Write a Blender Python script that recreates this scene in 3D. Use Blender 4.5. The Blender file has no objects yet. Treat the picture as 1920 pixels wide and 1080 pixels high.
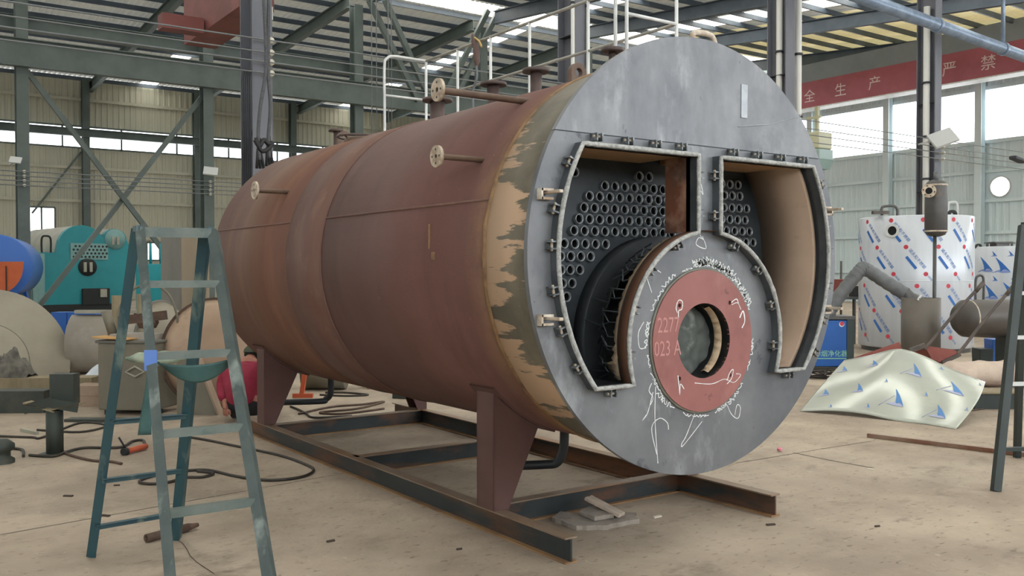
import bpy, bmesh, math, random
from mathutils import Vector, Matrix, noise as mnoise
from mathutils.geometry import delaunay_2d_cdt

random.seed(7)
V = Vector
PI = math.pi
R = math.radians
sc = bpy.context.scene
COL = sc.collection

# ------------------------------------------------------------------ camera
FPX = 1725.0                       # focal length in pixels of the 1920 px wide frame
CAM_H = 1.53
YAW, PITCH, ROLL = R(35.35), R(-1.028), R(-0.097)
c_fwd = V((math.sin(YAW) * math.cos(PITCH), math.cos(YAW) * math.cos(PITCH), math.sin(PITCH)))
c_r0 = V((math.cos(YAW), -math.sin(YAW), 0))
c_u0 = c_r0.cross(c_fwd)
c_right = math.cos(ROLL) * c_r0 + math.sin(ROLL) * c_u0
c_up = -math.sin(ROLL) * c_r0 + math.cos(ROLL) * c_u0
cam_data = bpy.data.cameras.new('camera')
cam_data.sensor_width = 36.0
cam_data.lens = FPX / 1920 * 36.0
cam_data.clip_start = 0.05
cam_data.clip_end = 400
cam = bpy.data.objects.new('camera', cam_data)
COL.objects.link(cam)
m = Matrix.Identity(4)
for i in range(3):
    m[i][0], m[i][1], m[i][2] = c_right[i], c_up[i], -c_fwd[i]
m[2][3] = CAM_H
cam.matrix_world = m
sc.camera = cam

# ------------------------------------------------------------------ light and exposure
world = bpy.data.worlds.new('overcast_sky')
sc.world = world
world.use_nodes = True
wn, wl = world.node_tree.nodes, world.node_tree.links
wn.clear()
w_out = wn.new('ShaderNodeOutputWorld')
w_bg = wn.new('ShaderNodeBackground')
w_tc = wn.new('ShaderNodeTexCoord')
w_sep = wn.new('ShaderNodeSeparateXYZ')
w_ramp = wn.new('ShaderNodeValToRGB')
wl.new(w_tc.outputs['Generated'], w_sep.inputs[0])
wl.new(w_sep.outputs['Z'], w_ramp.inputs[0])
w_ramp.color_ramp.elements[0].position = 0.0
w_ramp.color_ramp.elements[0].color = (0.97, 0.98, 1.0, 1)
w_ramp.color_ramp.elements[1].position = 0.8
w_ramp.color_ramp.elements[1].color = (0.90, 0.95, 1.0, 1)
wl.new(w_ramp.outputs[0], w_bg.inputs['Color'])
w_bg.inputs['Strength'].default_value = 1.0
wl.new(w_bg.outputs[0], w_out.inputs['Surface'])

vs = sc.view_settings
vs.view_transform = 'Standard'
vs.look = 'None'
vs.gamma = 1.0
vs.use_curve_mapping = False
vs.exposure = 2.52
sc.cycles.use_denoising = True
sc.cycles.max_bounces = 8
sc.cycles.transparent_max_bounces = 16
sc.cycles.sample_clamp_indirect = 6.0

# ------------------------------------------------------------------ where a photographed point stands in the hall
CAMP = V((0, 0, CAM_H))
def ray(px, py): return c_right * ((px - 960) / FPX) - c_up * ((py - 540) / FPX) + c_fwd
def F(px, py, z=0.0):
    d = ray(px, py); return CAMP + d * ((z - CAM_H) / d.z)
def D(px, py, depth): return CAMP + ray(px, py) * depth
def onX(px, py, X):
    d = ray(px, py); return CAMP + d * (X / d.x)
def onY(px, py, Y):
    d = ray(px, py); return CAMP + d * (Y / d.y)
HR = V((math.cos(YAW), -math.sin(YAW), 0))      # horizontal, along the picture
HF = V((math.sin(YAW), math.cos(YAW), 0))       # horizontal, away from the viewer

# ------------------------------------------------------------------ materials
def lin(c):
    if isinstance(c, str):
        c = c.lstrip('#'); c = [int(c[i:i + 2], 16) / 255 for i in (0, 2, 4)]
    return tuple([(x / 12.92 if x <= 0.04045 else ((x + 0.055) / 1.055) ** 2.4) for x in c] + [1.0])

MATS = {}
def mat(name, c1, c2=None, scale=4.0, rough=0.6, metal=0.0, bump=0.0, lo=0.35, hi=0.65, stretch=(1, 1, 1),
        detail=6.0, c3=None, scale3=1.0, lo3=0.5, hi3=0.7, stretch3=(1, 1, 1), rough2=None, spec=0.5, bscale=None, det3=6.0):
    M = bpy.data.materials.new(name)
    M.use_nodes = True
    n, l = M.node_tree.nodes, M.node_tree.links
    b = n['Principled BSDF']
    b.inputs['Roughness'].default_value = rough
    b.inputs['Metallic'].default_value = metal
    b.inputs['Specular IOR Level'].default_value = spec
    MATS[name] = M
    tc = n.new('ShaderNodeTexCoord')
    def noisy(sc_, st, det):
        mp = n.new('ShaderNodeMapping'); mp.inputs['Scale'].default_value = st
        l.new(tc.outputs['Object'], mp.inputs['Vector'])
        t = n.new('ShaderNodeTexNoise'); t.inputs['Scale'].default_value = sc_
        t.inputs['Detail'].default_value = det; t.inputs['Roughness'].default_value = 0.6
        l.new(mp.outputs[0], t.inputs['Vector']); return t
    if c2 is None:
        b.inputs['Base Color'].default_value = lin(c1)
    else:
        t = noisy(scale, stretch, detail)
        r = n.new('ShaderNodeValToRGB')
        r.color_ramp.elements[0].position = lo; r.color_ramp.elements[0].color = lin(c1)
        r.color_ramp.elements[1].position = hi; r.color_ramp.elements[1].color = lin(c2)
        l.new(t.outputs['Fac'], r.inputs[0])
        out = r.outputs[0]
        if c3 is not None:
            t3 = noisy(scale3, stretch3, det3)
            mr = n.new('ShaderNodeMapRange'); mr.inputs['From Min'].default_value = lo3; mr.inputs['From Max'].default_value = hi3
            l.new(t3.outputs['Fac'], mr.inputs['Value'])
            mx = n.new('ShaderNodeMix'); mx.data_type = 'RGBA'
            l.new(mr.outputs[0], mx.inputs[0]); l.new(out, mx.inputs[6]); mx.inputs[7].default_value = lin(c3)
            out = mx.outputs[2]
        l.new(out, b.inputs['Base Color'])
        if rough2 is not None:
            mr = n.new('ShaderNodeMapRange'); mr.inputs['To Min'].default_value = rough; mr.inputs['To Max'].default_value = rough2
            mr.inputs['From Min'].default_value = lo; mr.inputs['From Max'].default_value = hi
            l.new(t.outputs['Fac'], mr.inputs['Value']); l.new(mr.outputs[0], b.inputs['Roughness'])
    if bump:
        t = noisy(bscale or scale * 4, stretch, 5)
        bp = n.new('ShaderNodeBump'); bp.inputs['Strength'].default_value = bump; bp.inputs['Distance'].default_value = 0.02
        l.new(t.outputs['Fac'], bp.inputs['Height']); l.new(bp.outputs[0], b.inputs['Normal'])
    return M

def layer(name, c, scale, lo, hi, stretch=(1, 1, 1), detail=6.0, amount=1.0, yr=None, off=0.0):
    """one more stain over a material's colour; yr limits it to a stretch of the object's own y"""
    M = MATS[name]; n, l = M.node_tree.nodes, M.node_tree.links; b = n['Principled BSDF']
    src = b.inputs['Base Color'].links[0].from_socket if b.inputs['Base Color'].links else None
    tc = n.new('ShaderNodeTexCoord'); mp = n.new('ShaderNodeMapping'); mp.inputs['Scale'].default_value = stretch; mp.inputs['Location'].default_value = (off, off * 0.7, off * 1.3)
    l.new(tc.outputs['Object'], mp.inputs[0]); t = n.new('ShaderNodeTexNoise'); t.inputs['Scale'].default_value = scale; t.inputs['Detail'].default_value = detail; t.inputs['Roughness'].default_value = 0.65
    l.new(mp.outputs[0], t.inputs['Vector'])
    mr = n.new('ShaderNodeMapRange'); mr.inputs['From Min'].default_value = lo; mr.inputs['From Max'].default_value = hi; mr.inputs['To Max'].default_value = amount
    l.new(t.outputs['Fac'], mr.inputs['Value']); fac = mr.outputs[0]
    if yr is not None:
        sp = n.new('ShaderNodeSeparateXYZ'); l.new(tc.outputs['Object'], sp.inputs[0]); m2 = n.new('ShaderNodeMapRange')
        m2.inputs['From Min'].default_value = yr[1]; m2.inputs['From Max'].default_value = yr[0]; l.new(sp.outputs['Y'], m2.inputs['Value'])
        mm = n.new('ShaderNodeMath'); mm.operation = 'MULTIPLY'; l.new(fac, mm.inputs[0]); l.new(m2.outputs[0], mm.inputs[1]); fac = mm.outputs[0]
    mx = n.new('ShaderNodeMix'); mx.data_type = 'RGBA'; l.new(fac, mx.inputs[0])
    if src is not None: l.new(src, mx.inputs[6])
    else: mx.inputs[6].default_value = b.inputs['Base Color'].default_value
    mx.inputs[7].default_value = lin(c); l.new(mx.outputs[2], b.inputs['Base Color'])

# ------------------------------------------------------------------ mesh builder
class MB:
    def __init__(self): self.v = []; self.f = []; self.s = []
    def add(self, vs, fs, smooth=False):
        o = len(self.v); self.v += [tuple(p) for p in vs]
        for f in fs: self.f.append([o + i for i in f]); self.s.append(smooth)
        return self
    def box(self, c, size, rot=None, taper=1.0):
        sx, sy, sz = [a / 2 for a in size]; c = V(c)
        P = [V((x * sx * (taper if z > 0 else 1), y * sy * (taper if z > 0 else 1), z * sz)) for z in (-1, 1) for y in (-1, 1) for x in (-1, 1)]
        if rot is not None: P = [rot @ p for p in P]
        return self.add([c + p for p in P], [(0, 2, 3, 1), (4, 5, 7, 6), (0, 1, 5, 4), (2, 6, 7, 3), (0, 4, 6, 2), (1, 3, 7, 5)])
    def bar(self, a, b, w, h, up=(0, 0, 1)):
        a, b = V(a), V(b); t = (b - a).normalized(); up = V(up)
        s = t.cross(up)
        if s.length < 1e-4: s = t.cross(V((1, 0, 0)))
        s.normalize(); u = s.cross(t)
        s *= w / 2; u *= h / 2
        P = [a - s - u, a + s - u, a + s + u, a - s + u, b - s - u, b + s - u, b + s + u, b - s + u]
        return self.add(P, [(0, 1, 2, 3), (7, 6, 5, 4), (0, 4, 5, 1), (1, 5, 6, 2), (2, 6, 7, 3), (3, 7, 4, 0)])
    def profile(self, a, b, prof, up=(0, 0, 1)):
        """sweep a closed 2D profile (side, up) from a to b"""
        a, b = V(a), V(b); t = (b - a).normalized(); up = V(up)
        s = t.cross(up).normalized(); u = s.cross(t); n = len(prof)
        P = [a + s * x + u * y for x, y in prof] + [b + s * x + u * y for x, y in prof]
        fs = [(i, (i + 1) % n, n + (i + 1) % n, n + i) for i in range(n)]
        return self.add(P, fs + [tuple(range(n - 1, -1, -1)), tuple(range(n, 2 * n))])
    def ibeam(self, a, b, h, w, tw, tf, up=(0, 0, 1)):
        W, T, Hh = w / 2, tw / 2, h / 2
        return self.profile(a, b, [(-W, -Hh), (W, -Hh), (W, -Hh + tf), (T, -Hh + tf), (T, Hh - tf), (W, Hh - tf), (W, Hh), (-W, Hh), (-W, Hh - tf), (-T, Hh - tf), (-T, -Hh + tf), (-W, -Hh + tf)], up)
    def tube(self, pts, r, n=10, closed=False, caps=True, smooth=True):
        pts = [V(p) for p in pts]; N = len(pts)
        rs = r if isinstance(r, (list, tuple)) else [r] * N
        T = []
        for i in range(N):
            if closed: d = pts[(i + 1) % N] - pts[i - 1]
            else: d = pts[min(i + 1, N - 1)] - pts[max(i - 1, 0)]
            T.append(d.normalized() if d.length > 1e-9 else V((0, 0, 1)))
        u = T[0].orthogonal().normalized(); P = []
        for i in range(N):
            u = (u - T[i] * u.dot(T[i]))
            if u.length < 1e-6: u = T[i].orthogonal()
            u.normalize(); w = T[i].cross(u)
            for k in range(n):
                a = 2 * PI * k / n
                P.append(pts[i] + (u * math.cos(a) + w * math.sin(a)) * rs[i])
        fs = []
        for i in range(N if closed else N - 1):
            j = (i + 1) % N
            for k in range(n):
                k2 = (k + 1) % n
                fs.append((i * n + k, i * n + k2, j * n + k2, j * n + k))
        self.add(P, fs, smooth)
        if caps and not closed:
            self.add(P[:n], [tuple(range(n - 1, -1, -1))]); self.add(P[-n:], [tuple(range(n))])
        return self
    def lathe(self, prof, o, ax, n=32, a0=0.0, a1=2 * PI, smooth=True, ref=None):
        """prof: (radius, height along axis)"""
        o, ax = V(o), V(ax).normalized()
        u = (V(ref) if ref is not None else ax.orthogonal()); u = (u - ax * u.dot(ax)).normalized(); w = u.cross(ax)
        full = abs(a1 - a0 - 2 * PI) < 1e-6; m_ = n if full else n + 1; P = []
        for (r_, h) in prof:
            for k in range(m_):
                a = a0 + (a1 - a0) * k / n
                P.append(o + ax * h + (u * math.cos(a) + w * math.sin(a)) * r_)
        fs = []
        for i in range(len(prof) - 1):
            for k in range(n):
                k2 = (k + 1) % m_ if full else k + 1
                fs.append((i * m_ + k, i * m_ + k2, (i + 1) * m_ + k2, (i + 1) * m_ + k))
        return self.add(P, fs, smooth)
    def cyl(self, a, b, r, n=20, r2=None):
        a, b = V(a), V(b); L = (b - a).length; r2 = r if r2 is None else r2
        self.lathe([(r, 0), (r2, L)], a, b - a, n)
        self.lathe([(0.0001, 0), (r, 0)], a, b - a, n, smooth=False); self.lathe([(r2, L), (0.0001, L)], a, b - a, n, smooth=False)
        return self
    def annulus(self, c, ax, r0, r1, t, n=40):
        """flat ring: from c along ax for t"""
        self.lathe([(r0, 0), (r1, 0)], c, ax, n, smooth=False); self.lathe([(r1, 0), (r1, t)], c, ax, n)
        self.lathe([(r1, t), (r0, t)], c, ax, n, smooth=False); self.lathe([(r0, t), (r0, 0)], c, ax, n)
        return self
    def grid(self, fn, nu, nv, smooth=True):
        P = [fn(i / nu, j / nv) for j in range(nv + 1) for i in range(nu + 1)]
        fs = [(j * (nu + 1) + i, j * (nu + 1) + i + 1, (j + 1) * (nu + 1) + i + 1, (j + 1) * (nu + 1) + i) for j in range(nv) for i in range(nu)]
        return self.add(P, fs, smooth)
    def poly(self, loops, to3, t, q=0.0):
        """flat plate: first loop is the outline, others are holes; to3(x, y, h) places it, thickness t"""
        pts = []; edges = []
        for L in loops:
            o = len(pts); pts += [V((x, y)) for x, y in L]; n = len(L)
            edges += [(o + i, o + (i + 1) % n) for i in range(n)]
        v2, e2, f2, *_ = delaunay_2d_cdt(pts, edges, [], 0, 1e-6)
        def inside(L, x, y):
            r_ = False; n = len(L); j = n - 1
            for i in range(n):
                xi, yi = L[i]; xj, yj = L[j]
                if (yi > y) != (yj > y) and x < (xj - xi) * (y - yi) / (yj - yi) + xi: r_ = not r_
                j = i
            return r_
        keep = []
        for f in f2:
            cx = sum(v2[i][0] for i in f) / len(f); cy = sum(v2[i][1] for i in f) / len(f)
            if inside(loops[0], cx, cy) and not any(inside(h, cx, cy) for h in loops[1:]): keep.append(tuple(f))
        self.add([to3(p[0], p[1], q) for p in v2], keep)
        self.add([to3(p[0], p[1], q + t) for p in v2], [f[::-1] for f in keep])
        for L in loops:
            n = len(L)
            self.add([to3(x, y, q) for x, y in L] + [to3(x, y, q + t) for x, y in L], [(i, (i + 1) % n, n + (i + 1) % n, n + i) for i in range(n)])
        return self
    def build(self, name, material, parent=None, origin=None, bevel=0.0, recalc=True):
        if parent is not None: o3 = V(parent.get('_w', (0, 0, 0)))
        else: o3 = V(origin) if origin is not None else V((0, 0, 0))
        me = bpy.data.meshes.new(name)
        me.from_pydata([tuple(V(p) - o3) for p in self.v], [], self.f)
        me.polygons.foreach_set('use_smooth', self.s)
        if recalc:
            bm = bmesh.new(); bm.from_mesh(me)
            bmesh.ops.remove_doubles(bm, verts=bm.verts, dist=1e-5)
            bmesh.ops.recalc_face_normals(bm, faces=bm.faces); bm.to_mesh(me); bm.free()
        me.materials.append(MATS[material] if isinstance(material, str) else material)
        ob = bpy.data.objects.new(name, me)
        COL.objects.link(ob)
        ob['_w'] = tuple(o3)
        if parent is not None: ob.parent = parent
        else: ob.location = o3
        if bevel:
            bv = ob.modifiers.new('bevel', 'BEVEL'); bv.width = bevel; bv.segments = 2; bv.limit_method = 'ANGLE'; bv.angle_limit = R(40)
        return ob

def tag(o, label=None, cat=None, group=None, kind=None):
    if label: o['label'] = label
    if cat: o['category'] = cat
    if group: o['group'] = group
    if kind: o['kind'] = kind
    return o
def thing(name, loc, label, cat, group=None):
    o = bpy.data.objects.new(name, None); COL.objects.link(o)
    o.location = loc; o['_w'] = tuple(V(loc)); o.empty_display_size = 0.2
    return tag(o, label, cat, group)
def copy_tree(o, parent=None):
    c = o.copy(); COL.objects.link(c)
    if parent is not None: c.parent = parent
    for ch in [x for x in o.children]: copy_tree(ch, c)
    return c
def struct(o): o['kind'] = 'structure'; return o

_dg = None
def text_verts(body, size):
    """flat outline mesh of a piece of writing, x to the right, y up, centred"""
    cu = bpy.data.curves.new('writing', 'FONT'); cu.body = body; cu.size = size; cu.align_x = 'CENTER'; cu.align_y = 'CENTER'; cu.resolution_u = 2
    o = bpy.data.objects.new('writing', cu); COL.objects.link(o)
    dg = bpy.context.evaluated_depsgraph_get(); dg.update()
    me = bpy.data.meshes.new_from_object(o.evaluated_get(dg))
    vs_ = [tuple(v.co) for v in me.vertices]; fs_ = [tuple(p.vertices) for p in me.polygons]
    bpy.data.objects.remove(o); bpy.data.curves.remove(cu); bpy.data.meshes.remove(me)
    return vs_, fs_
def spline(pts, k=6, closed=False):
    """Catmull-Rom through the points"""
    pts = [V(p) for p in pts]; N = len(pts); out = []
    for i in range(N if closed else N - 1):
        if closed: p0, p1, p2, p3 = pts[i - 1], pts[i], pts[(i + 1) % N], pts[(i + 2) % N]
        else: p0, p1, p2, p3 = pts[max(i - 1, 0)], pts[i], pts[i + 1], pts[min(i + 2, N - 1)]
        for j in range(k):
            t = j / k
            out.append(0.5 * ((2 * p1) + (p2 - p0) * t + (2 * p0 - 5 * p1 + 4 * p2 - p3) * t * t + (3 * p1 - p0 - 3 * p2 + p3) * t ** 3))
    if not closed: out.append(pts[-1])
    return out

# ================================================================== materials of the hall
mat('concrete', '#948676', '#b3a491', scale=0.9, rough=0.72, bump=0.25, bscale=30, lo=0.38, hi=0.64, c3='#746a5e', scale3=0.55, lo3=0.56, hi3=0.80, stretch3=(1, 1.6, 1), spec=0.35)
layer('concrete', '#c0b3a0', 0.35, 0.5, 0.75, amount=0.7)
layer('concrete', '#564b40', 11, 0.585, 0.66, (1, 2.2, 1), 9, 0.6)
layer('concrete', '#6b5f52', 2.6, 0.58, 0.70, (1, 1.4, 1), 12, 0.55, off=3.1)
layer('concrete', '#c9bda9', 7, 0.62, 0.72, (2.5, 1, 1), 9, 0.4, off=5.3)
mat('floor_crack', '#4b4238', rough=0.9)
mat('cladding', '#b8b5a2', '#acab99', scale=0.4, rough=0.55, stretch=(1, 1, 0.3))
mat('cladding_blue', '#cfdde0', '#c2d1d5', scale=0.3, rough=0.5, stretch=(1, 1, 0.3))  # paled to put haze into the right wall's colour
mat('roof_sheet', '#dedaca', '#d2d0c4', scale=0.5, rough=0.5); mat('roof_sheet_warm', '#e0d6ae', '#d8cfae', scale=0.5, rough=0.5)
mat('steel_green', '#58635f', '#49544f', scale=1.2, rough=0.5)
mat('steel_grey', '#6b6d74', '#5b5e66', scale=1.5, rough=0.5, stretch=(1, 1, 0.3))
mat('steel_dark', '#33363c', '#272a30', scale=2, rough=0.55)
mat('purlin_steel', '#4d5863', '#414c56', scale=1.5, rough=0.5)
mat('crane_red', '#a85d68', '#98525c', scale=0.8, rough=0.5)  # crane red paled towards grey pink, haze mixed into the paint colour
mat('crane_rust', '#7a4340', '#63352f', scale=0.9, rough=0.6)
mat('gable_shade_grey', '#7d8a92', '#74818a', scale=1, rough=0.5); mat('white_paint', '#d8dad8', '#c4c7c6', scale=6, rough=0.45)
mat('pvc_white', '#cfcfca', rough=0.45)
mat('lettering', '#d9c7c7', rough=0.6)
mat('cable_black', '#1d1d1f', rough=0.6)
mat('duct_rope', '#55575a', '#45474a', scale=30, rough=0.7); mat('wire_grey', '#6b6f70', rough=0.5)
mat('galvanised', '#8d9db2', '#76879c', scale=5, rough=0.35, metal=0.4)
mat('cab_yellow', '#b9b89a', rough=0.5)
mat('cab_teal', '#8fa5a0', rough=0.4)
mat('ceramic', '#c9c4b4', rough=0.3)
mat('lamp_body', '#b7bab8', rough=0.4)
def let_light(name, amount, c):
    M = MATS[name]; n, l = M.node_tree.nodes, M.node_tree.links; out = n['Material Output']
    tl = n.new('ShaderNodeBsdfTranslucent'); tl.inputs[0].default_value = lin(c); mx = n.new('ShaderNodeMixShader'); mx.inputs[0].default_value = amount
    l.new(n['Principled BSDF'].outputs[0], mx.inputs[1]); l.new(tl.outputs[0], mx.inputs[2]); l.new(mx.outputs[0], out.inputs[0])
let_light('roof_sheet', 0.024, '#e8ecea'); let_light('roof_sheet_warm', 0.09, '#f0dfa8')
def glazing(name, tint, t=0.9):
    M = bpy.data.materials.new(name); M.use_nodes = True; n, l = M.node_tree.nodes, M.node_tree.links
    n.remove(n['Principled BSDF']); out = n['Material Output']
    tr = n.new('ShaderNodeBsdfTransparent'); tr.inputs[0].default_value = lin(tint)
    df = n.new('ShaderNodeBsdfTranslucent'); df.inputs[0].default_value = lin(tint)
    mx = n.new('ShaderNodeMixShader'); mx.inputs[0].default_value = t
    l.new(df.outputs[0], mx.inputs[1]); l.new(tr.outputs[0], mx.inputs[2]); l.new(mx.outputs[0], out.inputs[0]); MATS[name] = M
glazing('pane', '#fbfdff', 0.92)
glazing('fibreglass', '#fff8ea', 0.75)

# ================================================================== floor
b = MB().box((14, 24, -0.1), (60, 66, 0.2)); struct(b.build('floor', 'concrete'))
def joint(p, q, w, name, wob=0.0):
    p, q = V(p), V(q); n = max(2, int((q - p).length / 0.12)); t = (q - p).normalized(); s = V((-t.y, t.x, 0)); L = []; Rr = []
    for i in range(n + 1):
        c = p.lerp(q, i / n) + s * (mnoise.noise(V((i * 0.31, p.x, 0))) * wob); ww = w * (0.6 + 0.5 * abs(mnoise.noise(V((i * 0.5, 3, p.y)))))
        L.append(c + s * ww + V((0, 0, 0.0015))); Rr.append(c - s * ww + V((0, 0, 0.0015)))
    struct(MB().add(L + Rr, [(i, i + 1, n + 2 + i, n + 1 + i) for i in range(n)]).build(name, 'floor_crack'))
joint(F(0, 1003), F(905, 841), 0.006, 'trim_1')
joint(F(1380, 869), F(1640, 826), 0.006, 'trim_2', 0.02)
joint(F(1490, 848), F(1640, 878), 0.009, 'trim_3', 0.05)
joint(F(320, 1012), F(405, 1075), 0.003, 'trim_4', 0.05)

# ================================================================== walls, windows and ceiling
Y1, Y2, Y3 = 13.4, 33.9, 54.5
XW = 40.6
def sheet(a, b, z0, z1, out, pitch=0.3, d=0.035):
    """corrugated cladding standing on the line a-b"""
    a, b, out = V(a), V(b), V(out); L = (b - a).length; t = (b - a) / L; P = []; n = int(L / pitch)
    for i in range(n):
        for u, h in ((0.0, 0), (0.5, 0), (0.62, d), (0.88, d)): P.append(a + t * ((i + u) * pitch) + out * h)
    P.append(b); N = len(P)
    return MB().add([(p.x, p.y, z0) for p in P] + [(p.x, p.y, z1) for p in P], [(i, i + 1, N + i + 1, N + i) for i in range(N - 1)])
# far wall: cladding below and above one long strip window
w = MB()
for x0, x1, z0, z1 in ((-12, 7.3, 0, 8.3), (7.3, 8.6, 0, 3.1), (7.3, 8.6, 5.0, 8.3), (8.6, 13.3, 0, 8.3), (13.3, 14.7, 0, 2.2), (13.3, 14.7, 3.2, 8.3), (14.7, XW, 0, 8.3)):
    w2 = sheet((x0, Y3, 0), (x1, Y3, 0), z0, z1, (0, -1, 0)); w.add(w2.v, w2.f)
w2 = sheet((-12, Y3, 0), (XW, Y3, 0), 9.45, 12.02, (0, -1, 0)); w.add(w2.v, w2.f)
struct(w.build('wall_back', 'cladding', recalc=False))
def window(name, a, b, z0, z1, nrm, posts, fm='steel_green', fw=0.09):
    a, b, nrm = V(a), V(b), V(nrm); t = (b - a).normalized(); up = V((0, 0, 1))
    pane = MB().add([a + up * z0, b + up * z0, b + up * z1, a + up * z1], [(0, 1, 2, 3)])
    W = struct(pane.build(name, 'pane'))
    f = MB(); f.bar(a + up * z0, b + up * z0, fw, fw); f.bar(a + up * z1, b + up * z1, fw, fw)
    for s in posts: f.bar(a + t * s + up * z0, a + t * s + up * z1, fw, fw, up=nrm)
    f.build('window_frame', fm, W); return W
window('window_1', (-12, Y3, 0), (XW, Y3, 0), 8.3, 9.45, (0, -1, 0), [i * 3.0 for i in range(18)])
window('window_6', (7.3, Y3, 0), (8.6, Y3, 0), 3.1, 5.0, (0, -1, 0), [0, 0.65, 1.3]); window('window_7', (13.3, Y3, 0), (14.7, Y3, 0), 2.2, 3.2, (0, -1, 0), [0, 0.7, 1.4])
# right gable wall with its high windows and a round fan opening
Yg0 = -8.0
fan_c = onX(1877, 350, XW); fan_r = 0.42
zb, zt = 7.2, 9.55
g = sheet((XW, Y3, 0), (XW, fan_c.y + 0.7, 0), 0, zb, (-1, 0, 0)); g2 = sheet((XW, fan_c.y - 0.7, 0), (XW, Yg0, 0), 0, zb, (-1, 0, 0)); g.add(g2.v, g2.f)
g2 = sheet((XW, Y3, 0), (XW, Yg0, 0), zt, 12.6, (-1, 0, 0)); g.add(g2.v, g2.f)
g2 = sheet((XW, Y3, 0), (XW, 33.2, 0), zb, zt, (-1, 0, 0)); g.add(g2.v, g2.f)
for z0, z1 in ((0, fan_c.z - 0.7), (fan_c.z + 0.7, zb)):
    g2 = sheet((XW, fan_c.y + 0.7, 0), (XW, fan_c.y - 0.7, 0), z0, z1, (-1, 0, 0)); g.add(g2.v, g2.f)
sq = [(-0.7, -0.7), (0.7, -0.7), (0.7, 0.7), (-0.7, 0.7)]
ci = [(fan_r * math.cos(2 * PI * k / 32), fan_r * math.sin(2 * PI * k / 32)) for k in range(32)]
g.poly([sq, ci], lambda x, y, h: V((XW - h, fan_c.y + x, fan_c.z + y)), 0.03)
struct(g.build('wall_right', 'cladding_blue', recalc=False))
window('window_2', (XW - 0.02, 33.2, 0), (XW - 0.02, Yg0, 0), zb, zt, (-1, 0, 0), [0, 33.2 - 30.9, 33.2 - 30.0, 33.2 - 25.65, 33.2 - 21.2, 33.2 - 16.8, 33.2 - 12.4], 'cladding_blue', 0.16)
fan = thing('wall_fan', fan_c, 'bright round fan opening high in the pale blue wall', 'fan')
MB().annulus(fan_c + V((-0.12, 0, 0)), (1, 0, 0), fan_r, fan_r + 0.05, 0.14).build('fan_ring', 'lamp_body', fan)
MB().lathe([(0.0001, 0), (fan_r, 0)], fan_c + V((0.0, 0, 0)), (1, 0, 0), 32).build('fan_pane', 'pane', fan)

# left and front walls of the hall, out of the picture, strip windows added and sized to light the boiler
w = sheet((-14, -8, 0), (-14, Y3, 0), 0.0, 7.0, (1, 0, 0)); w2 = sheet((-14, -8, 0), (-14, Y3, 0), 8.4, 12.2, (1, 0, 0)); w.add(w2.v, w2.f)
struct(w.build('wall_left', 'cladding', recalc=False)); window('window_4', (-14, -8, 0), (-14, Y3, 0), 7.0, 8.4, (1, 0, 0), [i * 3.0 for i in range(21)])
w = sheet((XW, -8, 0), (-14, -8, 0), 0.0, 3.0, (0, 1, 0)); w2 = sheet((XW, -8, 0), (-14, -8, 0), 6.6, 8.7, (0, 1, 0)); w.add(w2.v, w2.f)
struct(w.build('wall_front', 'cladding', recalc=False)); window('window_5', (-14, -8, 0), (XW, -8, 0), 3.0, 6.6, (0, 1, 0), [i * 3.0 for i in range(19)])
# roof: two slopes, the far one a step higher with a glazed strip between
def zn(y): return 10.1 + 0.089 * y          # near slope
RG0, RG1 = 33.1, 34.5                       # glazed ridge strip
def zf(y): return 13.0 - 0.045 * (y - RG1)  # far slope
NS_X = [1.2, 7.2, 13.2, 19.2, 25.2, 31.2]                     # fibreglass strips, near slope, extra ones added to light the hall from above
FS_X = [1.5, 13.4, 25.5, 37.5]
def roof(zfun, y0, y1, strips, name, wid=0.45, warm=None):
    half = wid; runs = []; x = -14.0
    for s in strips: runs.append((x, s - half)); x = s + half
    runs.append((x, XW))
    mb = MB(); pitch = 0.24
    for (x0, x1) in runs:
        n = int((x1 - x0) / pitch); P = []
        for i in range(n):
            for u, h in ((0, 0), (0.55, 0), (0.66, 0.05), (0.9, 0.05)): P.append((x0 + (i + u) * (x1 - x0) / n, h))
        P.append((x1, 0)); N = len(P)
        mb.add([(px_, y0, zfun(y0) + h) for px_, h in P] + [(px_, y1, zfun(y1) + h) for px_, h in P], [(i, i + 1, N + i + 1, N + i) for i in range(N - 1)])
    c = struct(mb.build(name, 'roof_sheet', recalc=False))
    if warm:
        c.data.materials.append(MATS['roof_sheet_warm'])
        for p_ in c.data.polygons:
            if p_.center.x > warm: p_.material_index = 1
    for s in strips:
        MB().add([(s - half, y0, zfun(y0)), (s + half, y0, zfun(y0)), (s + half, y1, zfun(y1)), (s - half, y1, zfun(y1))], [(0, 1, 2, 3)]).build('skylight_strip', 'fibreglass', c)
    return c
YN0 = -8.0
ceil = roof(zn, YN0, RG0, NS_X, 'ceiling', 0.7, 33.0); roof(zf, RG1, Y3 + 0.4, FS_X, 'ceiling.001')
MB().add([(-14, RG0, zn(RG0)), (XW, RG0, zn(RG0)), (XW, RG1, zf(RG1)), (-14, RG1, zf(RG1))], [(0, 1, 2, 3)]).build('ridge_skylight', 'fibreglass', ceil)

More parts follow.
